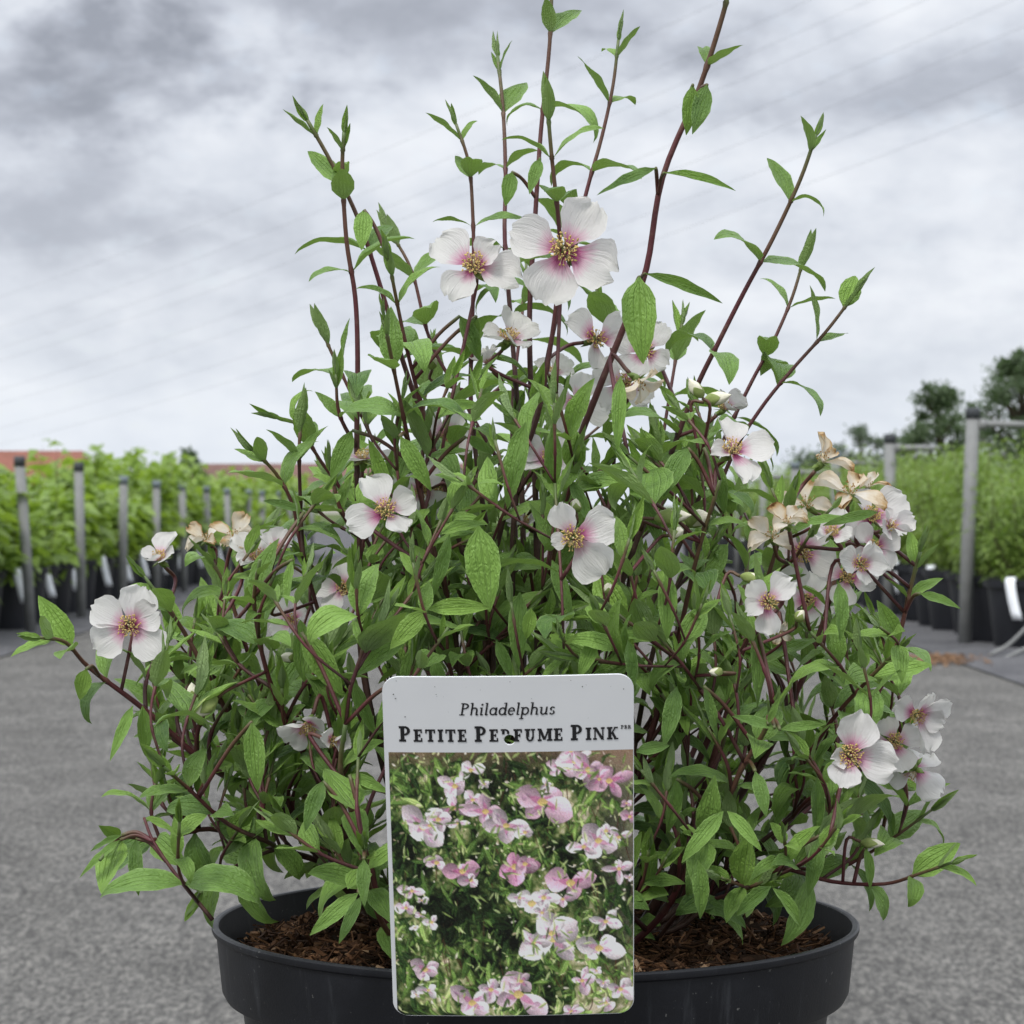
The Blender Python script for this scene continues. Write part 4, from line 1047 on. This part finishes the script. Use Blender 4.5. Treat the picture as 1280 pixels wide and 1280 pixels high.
STAM = [stamens(i) for i in range(4)]; STAM_B = [stamens(20 + i, True, 20) for i in range(2)]
def flower(px, py, d, r, normal, petals, roll=0.0, faded=False, label=None, cup=.12):
    """petals: (angle in the flower plane, length factor, lift)"""
    c = P(px, py, d); s = r / F * d; nrm = Vector(normal).normalized()
    Bm = basis(Vector((1, 0, 0)) if abs(nrm.x) < .9 else Vector((0, 0, 1)), nrm)   # X roughly to the right, Z the flower's axis
    xr = Bm.col[0]; yr = nrm.cross(xr)
    # calyx and stalk
    a = Acc()
    base = c - nrm * s * .30
    a.tube([base - nrm * s * .10, base, base + nrm * s * .14, c], [s * .03, s * .085, s * .13, s * .13], 8, 0)
    for k in range(4):
        th = k * math.pi / 2 + .78 + roll; dr = xr * math.cos(th) + yr * math.sin(th); tg = nrm.cross(dr)
        b0 = c + dr * s * .10 - nrm * s * .04; tp = c + dr * s * .46 - nrm * s * .12
        md = b0.lerp(tp, .45); o = nrm * s * .012
        a.add([b0 + tg * s * .085, b0 - tg * s * .085, md - tg * s * .09, tp, md + tg * s * .09,
               b0 + tg * s * .085 - o, b0 - tg * s * .085 - o, md - tg * s * .09 - o, tp - o, md + tg * s * .09 - o], [(0, 1, 2, 3, 4), (9, 8, 7, 6, 5), (0, 5, 6, 1), (1, 6, 7, 2), (2, 7, 8, 3), (3, 8, 9, 4), (4, 9, 5, 0)], None, 0)
    q = near(base, True, .006) or near(base, False, .004)
    st = base - nrm * s * .08
    if q is not None and (q[0] - st).length < .045:
        m1 = st - nrm * min(.008, (q[0] - st).length * .4); a.tube(catmull([st, m1, q[0]], 5), [.0006] * 11, 6, 1, True, .8, .5)
    else: a.tube([st, st - nrm * .012 - Vector((0, 0, .004))], [.0006, .0006], 6, 1)
    fo = ob('flower', a.build('flower', [M['sepal'], M['stem']]), shrub)
    if label: fo['label'] = label
    for k, (ang, ln, lift) in enumerate(petals):
        th = math.radians(ang) + roll; dr = xr * math.cos(th) + yr * math.sin(th)
        el = cup + lift
        xd = dr * math.cos(el) + nrm * math.sin(el); zd = nrm * math.cos(el) - dr * math.sin(el)
        m = basis(xd, zd).to_4x4() @ Matrix.Diagonal((s * ln, s * ln, s * ln, 1)); m.translation = c + dr * s * .05 + nrm * s * (.012 * k)
        me = rng.choice(PETALS_F if faded else PETALS)
        ob('petal', me, fo, m)
    m = basis(xr, nrm).to_4x4() @ Matrix.Diagonal((s * 1.06, s * 1.06, s * 1.06, 1)); m.translation = c
    ob('stamens', rng.choice(STAM_B if faded else STAM), fo, m)
gf = random.Random(77)
for nf, (px, py, d, r, nrm, pet, fd) in enumerate(FL):
    if nf > 1 and nf not in (9, 10, 17): nrm = Vector(nrm).normalized() + Vector((gf.uniform(-.35, .35), 0, gf.uniform(-.3, .35))); r *= gf.uniform(.84, 1.0)
    flower(px, py, d, r, nrm, pet, 0.0, fd, 'wilted flower with brown-edged cream petals' if fd else None)
def bud_material():
    m, k, out = mat('flower_bud')
    sp_ = k.n('ShaderNodeSeparateXYZ', i_0=k.n('ShaderNodeUVMap').outputs[0]); u, v = sp_.outputs[0], sp_.outputs[1]
    oi = k.n('ShaderNodeObjectInfo').outputs['Random']; pos = k.n('ShaderNodeNewGeometry').outputs['Position']
    n = k.noise(pos, 420, 3, .6)
    tooth = k.math('ABSOLUTE', k.math('SINE', k.math('MULTIPLY', v, 4 * math.pi)))
    lim = k.math('ADD', k.math('ADD', .34, k.math('MULTIPLY', oi, .25)), k.math('MULTIPLY', tooth, .30))
    g = k.smooth(k.math('SUBTRACT', lim, u), -.03, .03)
    white = k.mix(k.math('MULTIPLY', n, .55), (.72, .70, .60, 1), (.60, .56, .36, 1))
    green = k.mix(n, (.14, .20, .05, 1), (.34, .40, .14, 1))
    bsdf(k, out, k.mix(g, white, green), .6, .3, bump(k, k.math('ADD', n, k.math('MULTIPLY', g, .8)), .5, .0006))
    return m
M['bud'] = bud_material()
def bud(px, py, d, L, r, ax, green=False):
    c = P(px, py, d); s = 1 / F * d; ax = Vector(ax).normalized(); a = Acc()
    if green: L *= .85; r *= .85
    e1 = ax.orthogonal().normalized(); e2 = ax.cross(e1); v = []; uv = []; n = 12; w = U(0, 6.28)
    prof = [(-.52, .10), (-.42, .50), (-.28, .82), (-.08, 1.0), (.12, .92), (.28, .66), (.42, .36), (.5, .16), (.56, .03)]
    for t, rr in prof:
        for q in range(n):
            th = 2 * math.pi * q / n; ridge = 1 + .10 * math.cos(4 * th + 3 * t) + .05 * math.sin(2 * th + w)
            v.append(c + ax * t * L * s + e1 * .10 * r * s * math.sin(t * 4 + w) + (e1 * math.cos(th) + e2 * math.sin(th)) * rr * ridge * r * s); uv.append((t + .5, q / n))
    a.add(v, [(i * n + k, i * n + (k + 1) % n, (i + 1) * n + (k + 1) % n, (i + 1) * n + k) for i in range(len(prof) - 1) for k in range(n)], uv, 0)
    st = c - ax * L * s * .5; q = near(st, False, .003)
    a.tube(catmull([st, st - ax * .004, q[0] if q is not None and (q[0] - st).length < .04 else st - ax * .012], 4), [.0005] * 9, 6, 1, True, .9, .6)
    ob('bud', a.build('bud', [M['bud'], M['stem']]), shrub)
for b_ in [(840, 646, .735, 44, 11, (.9, -.2, .1)), (872, 648, .75, 34, 12, (.8, -.4, .1)), (845, 666, .73, 26, 11, (.5, -.4, .2), True), (258, 883, .735, 36, 11, (-.8, -.2, -.6)),
           (241, 864, .75, 26, 9, (-.1, -.4, .8), True), (895, 840, .715, 24, 8, (-.8, -.5, .1), True), (760, 736, .72, 20, 8, (0, -.5, .8), True), (896, 498, .76, 34, 10, (.7, -.2, .2)),
           (1000, 770, .74, 22, 8, (.3, -.5, .6), True), (940, 722, .735, 30, 8, (.9, -.3, -.1)), (1090, 1054, .76, 34, 8, (.9, -.2, -.1), True), (720, 632, .735, 22, 9, (0, -.5, .8), True),
           (540, 453, .80, 22, 9, (0, -.4, .8), True), (345, 745, .76, 24, 9, (.1, -.4, .8), True), (360, 822, .75, 26, 9, (-.6, -.5, .2), True), (870, 486, .75, 34, 10, (-.5, -.2, .7), True)]:
    bud(*b_)

def pruned(i):
    if NPRE <= i < NEXP1: return False
    m = LEAVES[i][2]
    return any(blocks(m @ Vector((t, 0, 0))) for t in (.1, .4, .7, 1.0))
LEAVES = [L for i, L in enumerate(LEAVES) if not pruned(i)]
# ---- write out the leaves: the 300 largest in view one by one, the rest as one mesh
def leaf_area(L):
    m = L[2]; a, b = topx(m.translation), topx(m @ Vector((1, 0, 0)))
    w = m.col[1].to_3d(); n = m.col[2].to_3d().normalized()
    hid = 0.45 if m.translation.y > .80 else 1.0
    if 480 < a[0] < 790 and 860 < a[1] < 1260: hid *= .1
    return (m.col[0].to_3d().length * w.length) * (.25 + abs(n.y)) * hid
order = sorted(range(len(LEAVES)), key=lambda i: -leaf_area(LEAVES[i]))
big = set(order[:300])
rv = []; rf = []; ruv = []; rr_ = []; ry = []; nb = 0
for i, (kind, q, m, yg) in enumerate(LEAVES):
    v, f, uv, me = SHAPES[kind][q]
    if i in big:
        o = ob('leaf', me, shrub, m); o['young'] = float(yg)
    else:
        A = np.array(m); w = v @ A[:3, :3].T + A[:3, 3]
        rv.append(w); rf += [tuple(k + nb for k in t) for t in f]; ruv += uv; rr_ += [rng.random()] * len(v); ry += [yg] * len(v); nb += len(v)
if rv:
    me = mesh('leaf', np.vstack(rv).tolist(), rf, [M['leaf']], ruv, True, attrs={'rnd': rr_, 'young_v': ry})
    tag(ob('leaf', me, shrub), kind='stuff')
print('leaves', len(LEAVES), 'stems', NSTEM[0], 'filler', cnt)

# ------------------------------------------------------------------ the plant label
TL, TR, BL, BR = P(477, 846, .668), P(795, 843, .667), P(498, 1270, .7005), P(796, 1266, .7000)
OU = TL; EX = ((TR - TL) + (BR - BL)) / 2; EY = ((BL - TL) + (BR - TR)) / 2
TL = (TL + BR) / 2 - (EX + EY) / 2; OU = TL
CWID, CHGT = EX.length, EY.length
ex, ey = EX.normalized(), EY.normalized(); en = ey.cross(ex).normalized()
if en.y > 0: en = -en
ey = (ey - ex * ey.dot(ex)).normalized()
def C(s, t, h=0.0):
    """label coordinates (metres right, metres down, metres out of the face) -> world; a slight bow gives the thin card some life"""
    bow = .0009 * math.sin(math.pi * min(1, max(0, s / CWID)))
    return OU + ex * s + ey * t + en * (h + bow)
sign = empty('plant_label', C(CWID / 2, CHGT), 'white-topped plant label with a photo of pink flowers, standing against the pot', 'plant label')
def rounded(w, h, r, n=8):
    pts = []
    for cx_, cy_, a0 in ((w - r, r, -90), (w - r, h - r, 0), (r, h - r, 90), (r, r, 180)):
        for k in range(n + 1):
            a = math.radians(a0 + 90 * k / n); pts.append((cx_ + r * math.cos(a), cy_ + r * math.sin(a)))
    return pts
def px_to_card(px, py):
    """photo pixel on the label -> label coordinates"""
    d0 = Vector(((px - CX) / F, 1, -(py - CY) / F)); o = Vector((0, 0, CAMH))
    t = (OU - o).dot(en) / d0.dot(en); p = o + d0 * t - OU
    return p.dot(ex), p.dot(ey)
HOLE = px_to_card(637, 923); HR = .00145
def card():
    bm = bmesh.new()
    outer = rounded(CWID, CHGT, .0042)
    vo = [bm.verts.new((x, y, 0)) for x, y in outer]; nh = 20
    vh = [bm.verts.new((HOLE[0] + HR * math.cos(2 * math.pi * k / nh), HOLE[1] + HR * math.sin(2 * math.pi * k / nh), 0)) for k in range(nh)]
    ed = [bm.edges.new((vo[i], vo[(i + 1) % len(vo)])) for i in range(len(vo))] + [bm.edges.new((vh[i], vh[(i + 1) % nh])) for i in range(nh)]
    bmesh.ops.triangle_fill(bm, use_beauty=True, use_dissolve=False, edges=ed)
    for k in range(1, 24):
        x = CWID * k / 24
        bmesh.ops.bisect_plane(bm, geom=bm.verts[:] + bm.edges[:] + bm.faces[:], plane_co=(x, 0, 0), plane_no=(1, 0, 0))
    ret = bmesh.ops.extrude_face_region(bm, geom=bm.faces[:])
    for e in ret['geom']:
        if isinstance(e, bmesh.types.BMVert): e.co.z -= .0005
    for v in bm.verts: v.co = C(v.co.x, v.co.y, v.co.z)
    bmesh.ops.recalc_face_normals(bm, faces=bm.faces[:])
    me = bpy.data.meshes.new('card'); bm.to_mesh(me); bm.free(); me.materials.append(M['white'])
    return ob('card', me, sign)
card_o = card()

def s2l(c):
    c = np.clip(np.asarray(c, dtype=float), 0, 1); return np.where(c <= .04045, c / 12.92, ((c + .055) / 1.055) ** 2.4)
def picture():
    """flat colour print: a bush of pink and white blooms, laid down dab by dab on a fine grid"""
    nx, ny = 268, 282
    rs = np.random.RandomState(3)
    yy, xx = np.mgrid[0:ny, 0:nx].astype(float); u = xx / (nx - 1); v = yy / (ny - 1)
    img = np.zeros((ny, nx, 3)); 
    img[:] = (.13, .17, .10)
    sand = np.clip((u - .72) * 3.2, 0, 1) * np.clip(1.15 - v * .6, 0, 1); top = np.clip(1 - v * 7, 0, 1)
    img = img * (1 - (sand * .75)[..., None]) + np.array((.74, .66, .58)) * (sand * .75)[..., None]
    img = img * (1 - (top * .8)[..., None]) + np.array((.55, .42, .33)) * (top * .8)[..., None]
    low = np.clip((v - .72) * 2.5, 0, .35); img = img * (1 - low[..., None]) + np.array((.62, .57, .42)) * low[..., None]
    def dab(cu, cv, L, wd, ang, col, al=1.0, grad=.15, sh=1.0):
        cx_, cy_ = cu * (nx - 1), cv * (ny - 1); rr = int(L) + 2
        x0, x1, y0, y1 = max(0, int(cx_ - rr)), min(nx, int(cx_ + rr) + 1), max(0, int(cy_ - rr)), min(ny, int(cy_ + rr) + 1)
        if x1 <= x0 or y1 <= y0: return
        dx, dy = xx[y0:y1, x0:x1] - cx_, yy[y0:y1, x0:x1] - cy_
        a = dx * math.cos(ang) + dy * math.sin(ang); b = -dx * math.sin(ang) + dy * math.cos(ang)
        t = np.clip((a / L + 1) / 2, 0, 1); w = wd * np.power(np.sin(math.pi * np.clip(t, .001, .999)), .8) * (1.15 - .4 * t) * sh
        m = np.clip(w - np.abs(b) + .5, 0, 1) * (np.abs(a) <= L) * al
        c = np.asarray(col)[None, None, :] * (1 + grad * (b / max(wd, 1e-6)))[..., None]
        if callable(getattr(col, 'ramp', None)): pass
        img[y0:y1, x0:x1] = img[y0:y1, x0:x1] * (1 - m[..., None]) + c * m[..., None]
    greens = [(.16, .24, .11), (.22, .33, .14), (.32, .45, .18), (.45, .58, .26), (.60, .70, .36), (.74, .80, .52), (.10, .14, .08)]
    def field(n, sd):
        r_ = np.random.RandomState(sd); gz = r_.rand(n + 2, n + 2)
        fx, fy = u * n, v * n; ix, iy = fx.astype(int), fy.astype(int); tx, ty = fx - ix, fy - iy; tx = tx * tx * (3 - 2 * tx); ty = ty * ty * (3 - 2 * ty)
        return (gz[iy, ix] * (1 - tx) + gz[iy, ix + 1] * tx) * (1 - ty) + (gz[iy + 1, ix] * (1 - tx) + gz[iy + 1, ix + 1] * tx) * ty
    tone = .30 * field(5, 1) + .30 * field(14, 2) + .22 * field(38, 3) + .18 * field(80, 4)
    dz = np.exp(-((u - .36) / .36) ** 2 - ((v - .60) / .24) ** 2)
    tone = tone - .13 * dz
    stops = np.array([.30, .42, .52, .62, .74]); cols = np.array([(.06, .08, .05), (.15, .20, .10), (.29, .37, .17), (.55, .56, .36), (.84, .78, .66)])
    base_c = np.stack([np.interp(tone, stops, cols[:, q]) for q in range(3)], -1)
    keepw = np.clip(sand * .8 + top * .8, 0, 1)[..., None]; img = img * keepw + base_c * (1 - keepw)
    for k in range(60): dab(rs.rand(), rs.rand(), rs.uniform(12, 34), .7, rs.uniform(1.0, 2.1), (.28, .17, .12), .8)
    for k in range(1250):
        cu, cv = rs.rand(), rs.rand()
        if cv < .05 and rs.rand() < .6: continue
        if cu > .84 and cv < .45 and rs.rand() < .75: continue
        tn = tone[int(cv * (ny - 1)), int(cu * (nx - 1))] + rs.normal(0, .07)
        c = np.array([np.interp(tn, [.25, .40, .52, .64, .78], [x0_, x1_, x2_, x3_, x4_]) for x0_, x1_, x2_, x3_, x4_ in ((.09, .17, .30, .47, .74), (.13, .27, .42, .60, .80), (.07, .12, .17, .26, .50))])
        L = 3 + 11 * rs.rand() ** 1.8; an = rs.choice((rs.uniform(0, 6.28), rs.normal(1.4, .5)))
        wd = L * rs.uniform(.20, .36); dab(cu, cv, L, wd, an, c, .92, .35)
        if L > 6: dab(cu, cv, L * .8, .45, an, np.clip(c * 1.35 + .04, 0, 1), .7)
    for k in range(520):
        cu, cv = rs.rand(), rs.rand()
        if rs.rand() < .8 * dz[int(cv * (ny - 1)), int(cu * (nx - 1))]: continue
        dab(cu, cv, rs.uniform(1, 4), rs.uniform(.5, 1.6), rs.uniform(0, 6.28), [(.88, .88, .66), (.78, .82, .52), (.90, .86, .80), (.70, .62, .50)][rs.randint(4)], .8, .2)
    def bloom(cx_, cy_, size, pink):
        cu, cv = (cx_ - 60) / 892, (cy_ - 310) / 926; s = size / 892 * nx
        pink = min(1, pink * .95); base = np.array((.95, .92, .92)) * (1 - pink) + np.array((.82, .55, .68)) * pink
        a0 = rs.uniform(0, 6.28); n = rs.choice((3, 4, 4)); sq = rs.uniform(.4, 1.0)
        for k in range(n):
            an = a0 + 2 * math.pi * k / n + rs.uniform(-.4, .4); l = s * .50 * rs.uniform(.6, 1.2)
            ddx, ddy = math.cos(an) * l, math.sin(an) * l * sq; ag = math.atan2(ddy, ddx)
            c = base * rs.uniform(.68, 1.06)
            dab(cu + ddx / nx, cv + ddy / ny, math.hypot(ddx, ddy) * 1.0 + .5, s * rs.uniform(.22, .42), ag + math.pi, c, 1, .30)
            for q in range(3): dab(cu + ddx * rs.uniform(.5, 1.5) / nx, cv + ddy * rs.uniform(.5, 1.5) / ny, s * rs.uniform(.06, .16), s * rs.uniform(.03, .07), ag + rs.uniform(-.5, .5), c * rs.uniform(.72, 1.1) * np.array((1, rs.uniform(.8, 1), 1)), .7, .2)
            dab(cu + ddx * .45 / nx, cv + ddy * .45 / ny, math.hypot(ddx, ddy) * .55, s * .10, ag, (.72, .32, .52), .35 + .4 * pink, .1)
        dab(cu, cv, s * .16, s * .12, 0, (.80, .70, .38), .9)
    for b in [(360, 370, 60, .15), (300, 425, 75, .3), (290, 500, 75, .45), (690, 365, 60, .5), (740, 345, 75, .35), (790, 375, 90, .55), (865, 415, 85, .75), (410, 512, 85, .55), (180, 565, 105, .2),
              (235, 540, 70, .25), (485, 562, 85, .25), (620, 482, 125, .62), (825, 620, 90, .25), (770, 640, 60, .3), (900, 610, 55, .2), (940, 540, 50, .7), (225, 690, 65, .35), (320, 720, 85, .85),
              (515, 705, 95, .98), (720, 765, 115, .72), (575, 835, 105, .08), (620, 815, 70, .05), (655, 960, 130, .18), (580, 975, 60, .15), (825, 1000, 105, .06), (130, 790, 50, .3), (105, 850, 50, .3),
              (200, 900, 45, .05), (850, 905, 60, .05), (170, 1070, 80, .35), (345, 1190, 100, .4), (520, 1160, 130, .45), (760, 1115, 55, .4), (905, 1150, 65, .15), (850, 1198, 50, .35), (180, 1145, 45, .0), (730, 1225, 45, .3), (900, 720, 55, .3)]:
        bloom(*b)
        if rs.rand() < .7: bloom(b[0] + rs.uniform(-75, 75), b[1] + rs.uniform(-60, 60), b[2] * rs.uniform(.4, .7), b[3] * rs.uniform(.2, 1))
    for k in range(420):
        dab(rs.rand(), rs.rand(), rs.uniform(3, 8), rs.uniform(.8, 1.8), rs.uniform(0, 6.28), np.array(greens[rs.randint(1, 6)]) * .95, .8, .25)
    img += rs.normal(0, .028, (ny, nx, 1)) + rs.normal(0, .01, img.shape)
    gy = img.mean(-1, keepdims=True); img = gy + (img - gy) * .80; img = np.clip((img - .36) * 1.22 + .42, .02, .97)
    lin = s2l(img)
    # sheet on the card, following its rounded lower corners
    x0, yT = px_to_card(482, 940); y0 = yT; x0 = .0011; x1 = CWID - .0002; y1 = CHGT - .0002; rad = .0042
    V = []
    for j in range(ny):
        t = y0 + (y1 - y0) * j / (ny - 1); ins = 0.0
        dyb = t - (CHGT - rad)
        if dyb > 0: ins = rad - math.sqrt(max(0, rad * rad - dyb * dyb))
        a_, b_ = max(x0, ins + .0003), x1 - ins
        for i in range(nx): V.append(C(a_ + (b_ - a_) * i / (nx - 1), t, .00008))
    Fc = [(j * nx + i, (j + 1) * nx + i, (j + 1) * nx + i + 1, j * nx + i + 1) for j in range(ny - 1) for i in range(nx - 1)]
    m, k, out = mat('printed_photo'); at = k.n('ShaderNodeAttribute', attribute_name='ink')
    bsdf(k, out, at.outputs['Color'], .38, .4)
    me = mesh('printed_photo', V, Fc, [m])
    ca = me.color_attributes.new('ink', 'FLOAT_COLOR', 'POINT')
    buf = np.ones((ny * nx, 4), dtype=np.float32); buf[:, :3] = lin.reshape(-1, 3); ca.data.foreach_set('color', buf.ravel())
    ob('printed_photo', me, card_o)
picture()

# lettering: bold slab-serif small capitals and an italic line, drawn stroke by stroke
def q_rect(x0, y0, x1, y1): return [[(x0, y0), (x1, y0), (x1, y1), (x0, y1)]]
def q_bar(xa, ya, xb, yb, w):
    """slanted bar with horizontal ends"""
    return [[(xa - w / 2, ya), (xa + w / 2, ya), (xb + w / 2, yb), (xb - w / 2, yb)]]
def q_arc(cx_, cy_, rx, ry, a0, a1, tx, ty, n=14):
    out = []
    for k in range(n):
        p = []
        for kk, ins in ((k, 0), (k + 1, 0), (k + 1, 1), (k, 1)):
            a = math.radians(a0 + (a1 - a0) * kk / n); p.append((cx_ + (rx - ins * tx) * math.cos(a), cy_ + (ry - ins * ty) * math.sin(a)))
        out.append(p)
    return out
ST = .25; SE = .145
def gl_stem(x, y0=0, y1=1, w=ST, bot=True, top=True, e=.10):
    q = q_rect(x, y0, x + w, y1)
    if bot: q += q_rect(x - e, y0, x + w + e, y0 + SE)
    if top: q += q_rect(x - e, y1 - SE, x + w + e, y1)
    return q
GL = {
 'P': (.78, gl_stem(.10, e=.10) + q_arc(.36, .70, .36, .30, 90, -90, .20, .12) + q_rect(.30, .88, .38, 1) + q_rect(.30, .40, .38, .52)),
 'E': (.76, gl_stem(.10) + q_rect(.3, .0, .68, .13) + q_rect(.3, .87, .66, 1) + q_rect(.3, .45, .52, .57) + q_rect(.58, 0, .70, .30) + q_rect(.56, .70, .68, 1) + q_rect(.46, .37, .55, .65)),
 'T': (.84, gl_stem(.315, top=False) + q_rect(.02, .87, .82, 1) + q_rect(.02, .68, .14, 1) + q_rect(.70, .68, .82, 1)),
 'I': (.46, gl_stem(.12)),
 'F': (.72, gl_stem(.10) + q_rect(.3, .87, .66, 1) + q_rect(.3, .43, .52, .55) + q_rect(.56, .70, .68, 1) + q_rect(.46, .35, .55, .63)),
 'U': (.90, gl_stem(.12, .36, 1, bot=False) + gl_stem(.62, .36, 1, w=.13, bot=False) + q_arc(.435, .36, .315, .37, 180, 360, .18, .14)),
 'M': (1.12, gl_stem(.09, w=.12) + gl_stem(.83, w=ST) + q_bar(.17, 1, .54, .10, .24) + q_bar(.88, 1, .54, .10, .14)),
 'N': (.94, gl_stem(.09, w=.11) + gl_stem(.72, w=.11, bot=False) + q_bar(.16, 1, .77, 0, .24)),
 'K': (.90, gl_stem(.10) + q_bar(.34, .42, .70, 1, .13) + q_bar(.42, .58, .74, 0, .23) + q_rect(.56, .88, .88, 1) + q_rect(.56, 0, .92, .12)),
 'R': (.86, gl_stem(.10) + q_arc(.36, .72, .33, .28, 90, -90, .19, .12) + q_rect(.30, .88, .38, 1) + q_rect(.30, .44, .38, .56) + q_bar(.46, .5, .72, 0, .22) + q_rect(.62, 0, .90, .12)),
 'B': (.80, gl_stem(.10) + q_arc(.36, .74, .30, .26, 90, -90, .18, .12) + q_arc(.36, .27, .36, .27, 90, -90, .19, .12)),
 'r': (.86, q_rect(.10, .58, .31, 1) + q_rect(0, .88, .38, 1) + q_arc(.36, .72, .33, .28, 90, -30, .19, .12)),   # the R that the punched hole cuts away
}
SL = .105
def bowl(cx_, w=.23): return q_arc(cx_, .25, w, .26, 0, 360, SL, .085, 22)
IT = {
 'P': (.60, q_rect(.10, 0, .21, .78) + q_arc(.20, .58, .33, .20, 90, -90, .12, .08) + q_rect(0, 0, .32, .06) + q_rect(.02, .72, .2, .78)),
 'h': (.54, q_rect(.04, 0, .145, .80) + q_rect(-.03, .74, .1, .80) + q_arc(.25, .33, .205, .18, 180, 0, SL, .08) + q_rect(.35, .04, .455, .34) + q_rect(.36, 0, .53, .07)),
 'i': (.26, q_rect(.06, .03, .165, .50) + q_rect(0, .44, .1, .50) + q_rect(.07, 0, .24, .07) + q_arc(.115, .68, .068, .068, 0, 360, .067, .067, 10)),
 'l': (.26, q_rect(.06, .03, .165, .80) + q_rect(0, .74, .1, .80) + q_rect(.07, 0, .24, .07)),
 'a': (.53, bowl(.24) + q_rect(.37, .03, .475, .50) + q_rect(.38, 0, .53, .07)),
 'd': (.53, bowl(.24) + q_rect(.37, .03, .475, .80) + q_rect(.28, .74, .42, .80) + q_rect(.38, 0, .53, .07)),
 'e': (.47, q_arc(.23, .25, .22, .26, 0, 320, SL, .08, 22) + q_rect(.05, .225, .45, .29)),
 'p': (.54, q_rect(.05, -.26, .155, .50) + q_rect(-.02, .44, .1, .50) + q_arc(.28, .25, .23, .26, 0, 360, SL, .085, 22) + q_rect(-.03, -.27, .24, -.21)),
 'u': (.54, q_rect(.05, .17, .155, .50) + q_rect(-.02, .44, .1, .50) + q_arc(.25, .18, .205, .19, 180, 360, SL, .08) + q_rect(.36, .03, .465, .50) + q_rect(.37, 0, .53, .07)),
 's': (.42, q_arc(.20, .375, .16, .135, 20, 250, SL, .075) + q_arc(.20, .135, .17, .145, 70, -170, SL, .075)),
}
def lettering(name, text, font, pxL, pxR, base_y, cap, shear=0.0, small=1.0, gap=.10, word=.34):
    """text set from photo x pxL to pxR on the base line, capitals cap pixels high; lower case letters of the bold font are set at the small size"""
    items = []; x = 0.0
    for ch in text:
        if ch == ' ': x += word; continue
        if font is GL:
            sc = 1.0 if ch.isupper() and ch != 'r' else small
            key = ch.upper() if ch != '*' else 'r'
            if ch == '*': sc = small
        else: sc = 1.0; key = ch
        w, polys = font[key]; items.append((x, sc, polys)); x += w * sc + gap * sc
    total = x - gap
    sx0, sy0 = px_to_card(pxL, base_y); sx1, _ = px_to_card(pxR, base_y); _, sy1 = px_to_card(pxL, base_y - cap)
    kx = (sx1 - sx0) / total; ky = sy0 - sy1
    v = []; f = []; n = 0
    for x, sc, polys in items:
        for k, p in enumerate(polys):
            b = len(v); h = .00010 + (n % 60) * 1.2e-6; n += 1
            for a_, b_ in p:
                v.append(C(sx0 + (x + a_ * sc + shear * b_) * kx, sy0 - b_ * sc * ky, h))
            f.append(tuple(range(b, b + len(p))))
    ob(name, mesh(name, v, f, [M['ink']], None, False), card_o)
lettering('variety_lettering', 'Petite Pe*fume Pink', GL, 499, 772, 926.5, 19.5, 0, .80, .16, .36)
lettering('genus_lettering', 'Philadelphus', IT, 574, 694, 892.5, 19.5, .17, 1, .035)
lettering('mark_lettering', 'PBR', GL, 776, 789, 910.5, 4.6, 0, 1, .12)
# little dirt specks on the white field
a = Acc(); gd = random.Random(8)
for i in range(22):
    s, t = gd.uniform(.002, CWID - .002), gd.choice((gd.uniform(.001, .0055), gd.uniform(.001, .018))); r = gd.choice((.00005, .00007, .0001, .00016))
    n = 7; a.add([C(s + r * math.cos(2 * math.pi * k / n) * gd.uniform(.7, 1.3), t + r * math.sin(2 * math.pi * k / n) * gd.uniform(.7, 1.3), .0002) for k in range(n)], [tuple(range(n))])
ob('dirt_speck', a.build('dirt_speck', M['ink'], False), card_o)['kind'] = 'stuff'
# clip behind the card that hooks over the rim
a = Acc()
def clip():
    s0, s1 = CWID * .40, CWID * .60; prof = [C(0, CHGT * .55, -.0012), C(0, CHGT * .74, -.0010)]
    rim_y = PD - RR
    pts = []
    for s in (s0, s1):
        A = C(s, CHGT * .55, -.0008); B = C(s, CHGT * .84, -.0008)
        pts.append([A, B, Vector((B.x, rim_y + .0005, RIMZ + .0016)), Vector((B.x, rim_y + .0045, RIMZ + .0012)), Vector((B.x, rim_y + .0075, RIMZ - .008))])
    v = pts[0] + pts[1]; n = 5
    o = Vector((0, .0005, .0005)); v2 = [p + o for p in v]
    f = [(i, i + 1, n + i + 1, n + i) for i in range(n - 1)]; f2 = [tuple(2 * n + k for k in reversed(q)) for q in f]
    a.add(v + v2, f + f2)
clip()
ob('clip', a.build('clip', M['white'], False), sign)
